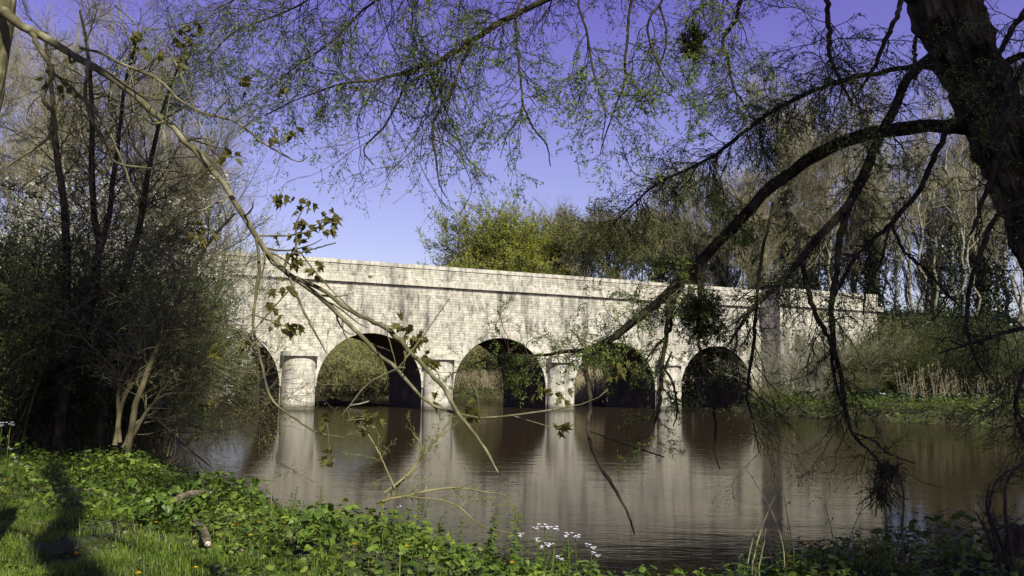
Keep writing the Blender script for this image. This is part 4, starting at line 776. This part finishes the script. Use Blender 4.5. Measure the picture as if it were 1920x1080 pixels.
# single nettles standing up at the water's edge
def nettle_mesh():
    H = rg.uniform(.26, .42); G = Geo(); P = np.array([[(0, 0, 0), (rg.normal()*.015, rg.normal()*.015, H*.5), (rg.normal()*.03, rg.normal()*.03, H)]]); G.tubes(P, np.array([[.004, .0035, .0025]]), 5)
    for q in range(8):
        t = .3+.7*q/7; c = P[0, 0]*(1-t)+P[0, 2]*t; a0 = q*1.57
        for s_ in (0, math.pi): a = a0+s_; leafmany(G, L6, c[None], np.array([[math.cos(a), math.sin(a), .15]]), np.array([[0, 0, 1.]]), (.085-.045*t))
    return G.mesh('nettle', m_nettle)
NM = [nettle_mesh() for _ in range(6)]; k = 0
for i in range(2000):
    X = rg.uniform(-4.5, 4.3); Y = rg.uniform(4.6, 12); d = float(sdist(np.array([X]), np.array([Y]))[0])
    if .03 < d < 1.0 and k < 240:
        k += 1; o = obj('nettle', NM[k % 6], None, (X, Y, float(height(np.array([X]), np.array([Y]))[0]))); s_ = rg.uniform(.8, 1.45); o.scale = (s_,)*3; o.rotation_euler = (rg.normal()*.12, rg.normal()*.12, rg.uniform(0, 6.28)); tag(o, 'leafy nettle stem standing along the edge of the near bank', 'nettle', 'nettles along the near bank')
# burdock with broad leaves
bo = [(0, 0), (.22, -.14), (.42, .0), (.46, .2), (.40, .42), (.30, .60), (.17, .8), (0, 1), (-.15, .8), (-.32, .6), (-.42, .4), (-.47, .2), (-.40, .0), (-.2, -.14)]
BL = [mesh('leaf', *(lambda v, t: (v*np.array([1, 1, 1.])+np.column_stack([0*v[:, 0], 0*v[:, 0], .04*np.sin(v[:, 0]*9+v[:, 1]*11)]), [t]))(*leaf_shape(bo, b_)), m_nettle) for b_ in (.25, .5, .7)]
for i, (x, y, n, lb) in enumerate(((262, 920, 11, 'burdock with broad light leaves, leftmost on the near bank'), (305, 935, 12, 'largest burdock, its front leaves hanging pale over the hollow'), (345, 910, 11, 'burdock with broad leaves in the middle of the herb bed'), (395, 905, 9, 'burdock with broad leaves above the broken branch'), (240, 900, 5, 'small burdock nearest the dark thicket'), (610, 975, 6, 'small burdock at the water edge near the sapling'), (470, 915, 7, 'small burdock among the nettles at the bend of the bank'))):
    p = hz(x, y+30, .95); p[2] = float(height(np.array([p[0]]), np.array([p[1]]))[0]); e = empty('burdock', p); tag(e, lb, 'plant')
    for k in range(n):
        az = rg.uniform(0, 6.28); r_ = rg.uniform(.08, .26); h_ = rg.uniform(.22, .42); tip = np.array([math.cos(az)*r_, math.sin(az)*r_, h_]); G = Geo(); G.tubes(resample([(0, 0, 0), tuple(tip*np.array([.4, .4, .6])), tuple(tip)], 5)[None], np.full((1, 5), .004), 5)
        st = obj('stalk', G.mesh('stalk', m_nettle), e); o = obj('leaf', BL[k % 3], st, tip); s_ = rg.uniform(.11, .18); o.scale = (s_,)*3; d = Vector((math.cos(az), math.sin(az), rg.uniform(-.9, .1))); o.rotation_euler = d.to_track_quat('Y', 'Z').to_euler()
# dandelions
def dandelion():
    G = Geo(); n = 26; az = rg.uniform(0, 6.28, n); G.leaves(np.zeros((n, 3))+np.array([0, 0, .1]), np.stack([np.cos(az), np.sin(az), rg.uniform(.1, 1.2, n)], 1), np.tile([0., 0, 1], (n, 1)), .021, .007, .1); h = G.mesh('flower', m_yellow)
    G = Geo(); G.tubes(np.array([[(0, 0, 0), (.004, 0, .05), (0, 0, .1)]]), np.full((1, 3), .0022), 4); return h, G.mesh('stalk', m_grass)
DF, DS = dandelion()
dl = [(293, 978), (381, 984), (399, 979), (442, 985), (455, 983), (441, 993), (447, 990), (327, 952), (485, 984), (531, 989), (463, 1005), (469, 1017), (598, 990), (622, 974), (763, 1032), (939, 1060), (960, 1058), (1003, 1059), (143, 1043), (260, 1062), (8, 913), (16, 914), (10, 924), (47, 885), (704, 1060), (367, 1058), (663, 1050)]
for i, (x, y) in enumerate(dl):
    p = hz(x, y, .98); p = hz(x, y, float(height(np.array([p[0]]), np.array([p[1]]))[0])+.10); p[2] = float(height(np.array([p[0]]), np.array([p[1]]))[0]); e = empty('dandelion', p, rg.uniform(0, 6), 1.25); obj('flower', DF, e); obj('stalk', DS, e); tag(e, 'yellow dandelion flower standing in the near grass', 'flower', 'dandelions in the near grass')
# cuckooflowers
def cuckoo():
    G = Geo(); G.tubes(np.array([[(0, 0, 0), (.01, 0, .2), (.0, .01, .38)]]), np.full((1, 3), .002), 4); n = 10; az = rg.uniform(0, 6.28, n); p = np.stack([0*az, 0*az, rg.uniform(.05, .3, n)], 1); G.leaves(p, np.stack([np.cos(az), np.sin(az), .6+0*az], 1), np.tile([0., 0, 1], (n, 1)), .035, .008); st = G.mesh('stalk', m_nettle)
    G = Geo()
    for q in range(6):
        a = rg.uniform(0, 6.28); c = np.array([math.cos(a)*.022, math.sin(a)*.022, .36+.03*rg.random()]); aa = np.arange(4)*1.57+a; G.leaves(np.tile(c, (4, 1)), np.stack([np.cos(aa), np.sin(aa), .5+0*aa], 1), np.tile([0., 0, 1], (4, 1)), .014, .012, .1)
    return st, G.mesh('flowers', m_lilac)
CS, CF = cuckoo()
for gi, (lst, lb, gr) in enumerate((([(1018, 982), (1024, 979), (1002, 990), (1036, 990), (1068, 1003), (1078, 1006), (1012, 1012), (1034, 1022), (1108, 1023), (1050, 1045), (1118, 1038), (980, 1003), (748, 950)], 'pale lilac cuckooflower at the water edge of the near bank', 'cuckooflowers at the water edge'), ([(20, 840), (31, 857), (29, 865), (55, 874), (18, 775), (6, 780), (0, 790), (40, 870)], 'pale cuckooflower beside the dark thicket at left', 'cuckooflowers beside the thicket'))):
    for x, y in lst:
        if gi == 0:
            p = hz(x, y, 1.2); zz_ = float(height(np.array([p[0]]), np.array([p[1]]))[0]); p = hz(x, y, max(zz_, .35)+.4)
        else: p = at(x, y, 11.5)
        zz_ = float(height(np.array([p[0]]), np.array([p[1]]))[0]); s_ = max(.5, (p[2]-zz_)/.38); s_ = min(s_, 2.2); e = empty('cuckooflower', (p[0], p[1], zz_), rg.uniform(0, 6), s_); obj('stalk', CS, e); obj('flowers', CF, e); tag(e, lb, 'flower', gr)
# fallen wood
def log(name, label, pts, r, tipmat=True, z=.0):
    Q = []
    for x, y, rr in pts: p = hz(x, y, .95); p[2] = float(height(np.array([p[0]]), np.array([p[1]]))[0])+z+rr; Q.append((*p, rr))
    e = empty(name, Q[0][:3]); tag(e, label, 'log'); A = resample(Q, 24); V, Fq = bark_trunk(A[:, :3], A[:, 3], 20, r*.35, 3); G = Geo(); G.add(V, [Fq]); centre(G, m_log, 'bark', e, False)
    d = nrm(A[-1, :3]-A[-2, :3]); G = Geo(); tip = np.stack([A[-1, :3]-d*.02, A[-1, :3]+d*.03, A[-1, :3]+d*.11+np.array([0, 0, .02])])[None]; G.tubes(tip, np.array([[A[-1, 3]*.9, A[-1, 3]*.6, .002]]), 7); centre(G, m_pale_wood, 'split_end', e)
log('broken_branch', 'rotten broken branch with a pale split end rising from the herbs', [(316, 968, .03), (345, 958, .035), (372, 950, .03), (390, 944, .018)], .03, z=.26)
log('rotten_log', 'short mossy log with a pale broken end lying in the grass', [(362, 968, .03), (372, 985, .035), (382, 1003, .035), (390, 1018, .035)], .035, z=.1)
# driftwood under the second arch
def drift(lb, pts, Y, mat=m_twig_dark):
    b = at(pts[0][0], pts[0][1], Y); e = empty('driftwood_log', b); tag(e, lb, 'log'); A = resample([(*at(x, y, Y+.3*i), r) for i, (x, y, r) in enumerate(pts)], 20); V, Fq = bark_trunk(A[:, :3], A[:, 3], 14, .05, 2); G = Geo(); G.add(V, [Fq]); centre(G, mat, 'trunk', e)
    return e, A
e, A = drift('black driftwood trunk lying in the water under the second arch', [(588, 757, .22), (612, 757, .3), (622, 753, .36), (640, 757, .26), (668, 757, .28), (682, 756, .2), (700, 759, .12), (730, 760, .05)], 76)
a = spawn(A[None, :, :3], A[None, :, 3], 26, 2.2, 50, 5, .2, .15, .3, 1, .3, .02); G = Geo(); G.tubes(*a, 4); centre(G, m_twig, 'branches', e)
drift('thin pale stick floating right of the driftwood trunk', [(655, 760, .05), (675, 757, .06), (692, 752, .05)], 72, m_pale)
# sapling bending over the water at the near bank
def sapling(name, label, paths, Y, n1, n2, nl, mat=m_twig, L=.5, bd=None, leafm=m_wleaf):
    H_ = [hero(p, Y, Y+.5, 18) for p in paths]; b = H_[0][0][0, 0]; zz_ = float(height(np.array([b[0]]), np.array([b[1]]))[0]); e = empty(name, (b[0], b[1], zz_)); tag(e, label, 'shrub'); H_[0][0][0, 0, 2] = zz_-.03
    for P, R in H_: G = Geo(); G.tubes(P, R, 6); centre(G, mat, 'stem', e, True)
    a = spawn(*cat_(H_), n1, L, 42, 7, -.05, .16, .15, 1, .5, .0022, .4); b_ = spawn(*a, n2, L*.35, 40, 4, 0, .14, .1, 1, .7, .0013); G = Geo(); G.tubes(a[0], a[1]*.6, 4); G.tubes(b_[0], b_[1]*.7, 3); tag(centre(G, m_twig_dark if mat is m_twig else mat, 'twigs', e), kind='stuff')
    if nl: G = Geo(); leafset(G, b_[0], nl, .018, .011); tag(centre(G, leafm, 'leaves', e), kind='stuff')
sapling('sapling', 'yellowish sapling leaning over the water from the near bank', [[(712, 952, 2.4), (735, 922, 2.3), (765, 888, 2.1), (795, 850, 1.9), (825, 815, 1.6), (850, 775, .9)], [(716, 940, 2.6), (780, 925, 2.4), (850, 915, 2), (930, 925, 1.2), (960, 935, .8)], [(720, 925, 2), (770, 885, 2), (790, 840, 1.3), (775, 812, .8)], [(740, 915, 1.6), (720, 870, 1.4), (700, 830, 1.2), (680, 800, .8)], [(760, 930, 1.6), (850, 945, 1.6), (900, 985, 1.3), (960, 1000, .8)]], 8.9, 60, 420, 1500, m_twigy, L=.42)
for i, (pts, lb) in enumerate((([(1408, 1068, 2.4), (1425, 1000, 2.2), (1442, 955, 2), (1456, 925, 1.3)], 'pale dry stem leaning right, tallest of its bunch at the water edge'), ([(1400, 1065, 2), (1412, 1010, 1.6), (1420, 985, 1)], 'short pale dry stem in the bunch at the water edge'), ([(1472, 1045, 1.8), (1462, 1000, 1.6), (1440, 945, 1.4), (1400, 880, .8)], 'thin stem crossing the dry bunch and leaning left'), ([(1422, 1068, 2), (1432, 1020, 1.6), (1436, 990, 1)], 'short dry stem right of the tallest pale one'),
     ([(1490, 1040, 1.6), (1478, 980, 1.4), (1470, 930, .8)], 'thin green stem right of the dry bunch'), ([(1565, 1030, 1.4), (1558, 990, 1.2), (1546, 945, .7)], 'thin leafy stem in the middle of the lower right bank'), ([(1590, 1025, 1.4), (1602, 985, 1.2), (1622, 940, .7)], 'thin leafy stem leaning right on the lower right bank'), ([(1694, 1045, 3.2), (1691, 1000, 3.2), (1694, 940, 3), (1690, 905, 2.6), (1682, 888, 1.6)], 'grey green bare pole standing in the lower right bank'))):
    sapling('dry_stalk' if i < 4 else 'plant_stem', lb, [[(a_, b_, c_*.62) for a_, b_, c_ in pts]], 7.6, 3, 8, 14 if i > 3 else 0, m_dry if i < 4 else m_twig, .12)
sapling('bramble', 'tangle of bare bramble stems at the lower right corner', [[(1880, 1060, 3), (1860, 990, 3), (1855, 940, 2.4), (1875, 895, 2), (1920, 870, 1)], [(1890, 1060, 3), (1870, 1000, 2.6), (1850, 960, 2), (1855, 905, 1.2)], [(1870, 1060, 2), (1850, 1000, 2), (1830, 960, 1)], [(1900, 1060, 3), (1885, 960, 3), (1890, 900, 2), (1920, 865, 1)]], 6.4, 60, 300, 200, m_twig_dark, .35)
# stump in the corner
p = hz(1905, 1040, 1.0); p[2] = float(height(np.array([p[0]]), np.array([p[1]]))[0]); e = empty('tree_stump', p); tag(e, 'dark rotten stump at the lower right corner', 'stump')
A = resample([(p[0], p[1], p[2]-.2, .17), (p[0]+.03, p[1], p[2]+.15, .13), (p[0]+.06, p[1]+.03, p[2]+.42, .11), (p[0]+.08, p[1]+.03, p[2]+.5, .06)], 24); V, Fq = bark_trunk(A[:, :3], A[:, 3], 40, .03, 5); G = Geo(); G.add(V, [Fq]); centre(G, m_bark_w, 'trunk', e)
# trees standing round the viewpoint, whose shade falls on the near bank and the willow; unseen right bank trees added to shade the embankment
for x, y, s, ms, lb in ((1.05, -2.4, 1.0, T_tall, 'tall tree behind the viewpoint whose trunk shadow crosses the grass'), (9.4, -.3, .95, T_shade, 'tall tree right of the viewpoint shading the willow'), (9.6, -4.6, 1.0, T_shade, 'second tall tree behind and right of the viewpoint'), (12.5, 2, .9, T_shade, 'tall tree beyond the right edge on the near bank'), (-3.2, -4.5, .95, T_tall, 'tall tree left of and behind the viewpoint'), (6.6, -4.4, .62, T_olive, 'small budding tree right of and behind the viewpoint'), (46, 60, 1.1, T_shade, 'unseen tall tree added to shade the embankment, on the right bank beyond the edge of the picture'), (53, 66, 1.2, T_shade, 'unseen tall tree added for shade at the foot of the embankment beyond the right edge'), (60, 58, 1.1, T_shade, 'unseen tree added for shade further along the right bank'), (50, 53, .9, T_shade, 'unseen tree added for shade nearest the water on the right bank'), (64, 72, 1.2, T_shade, 'unseen tree added for shade behind the right bank trees')):
    place(ms, 'shade_tree', lb, 'tree', x, y, s)
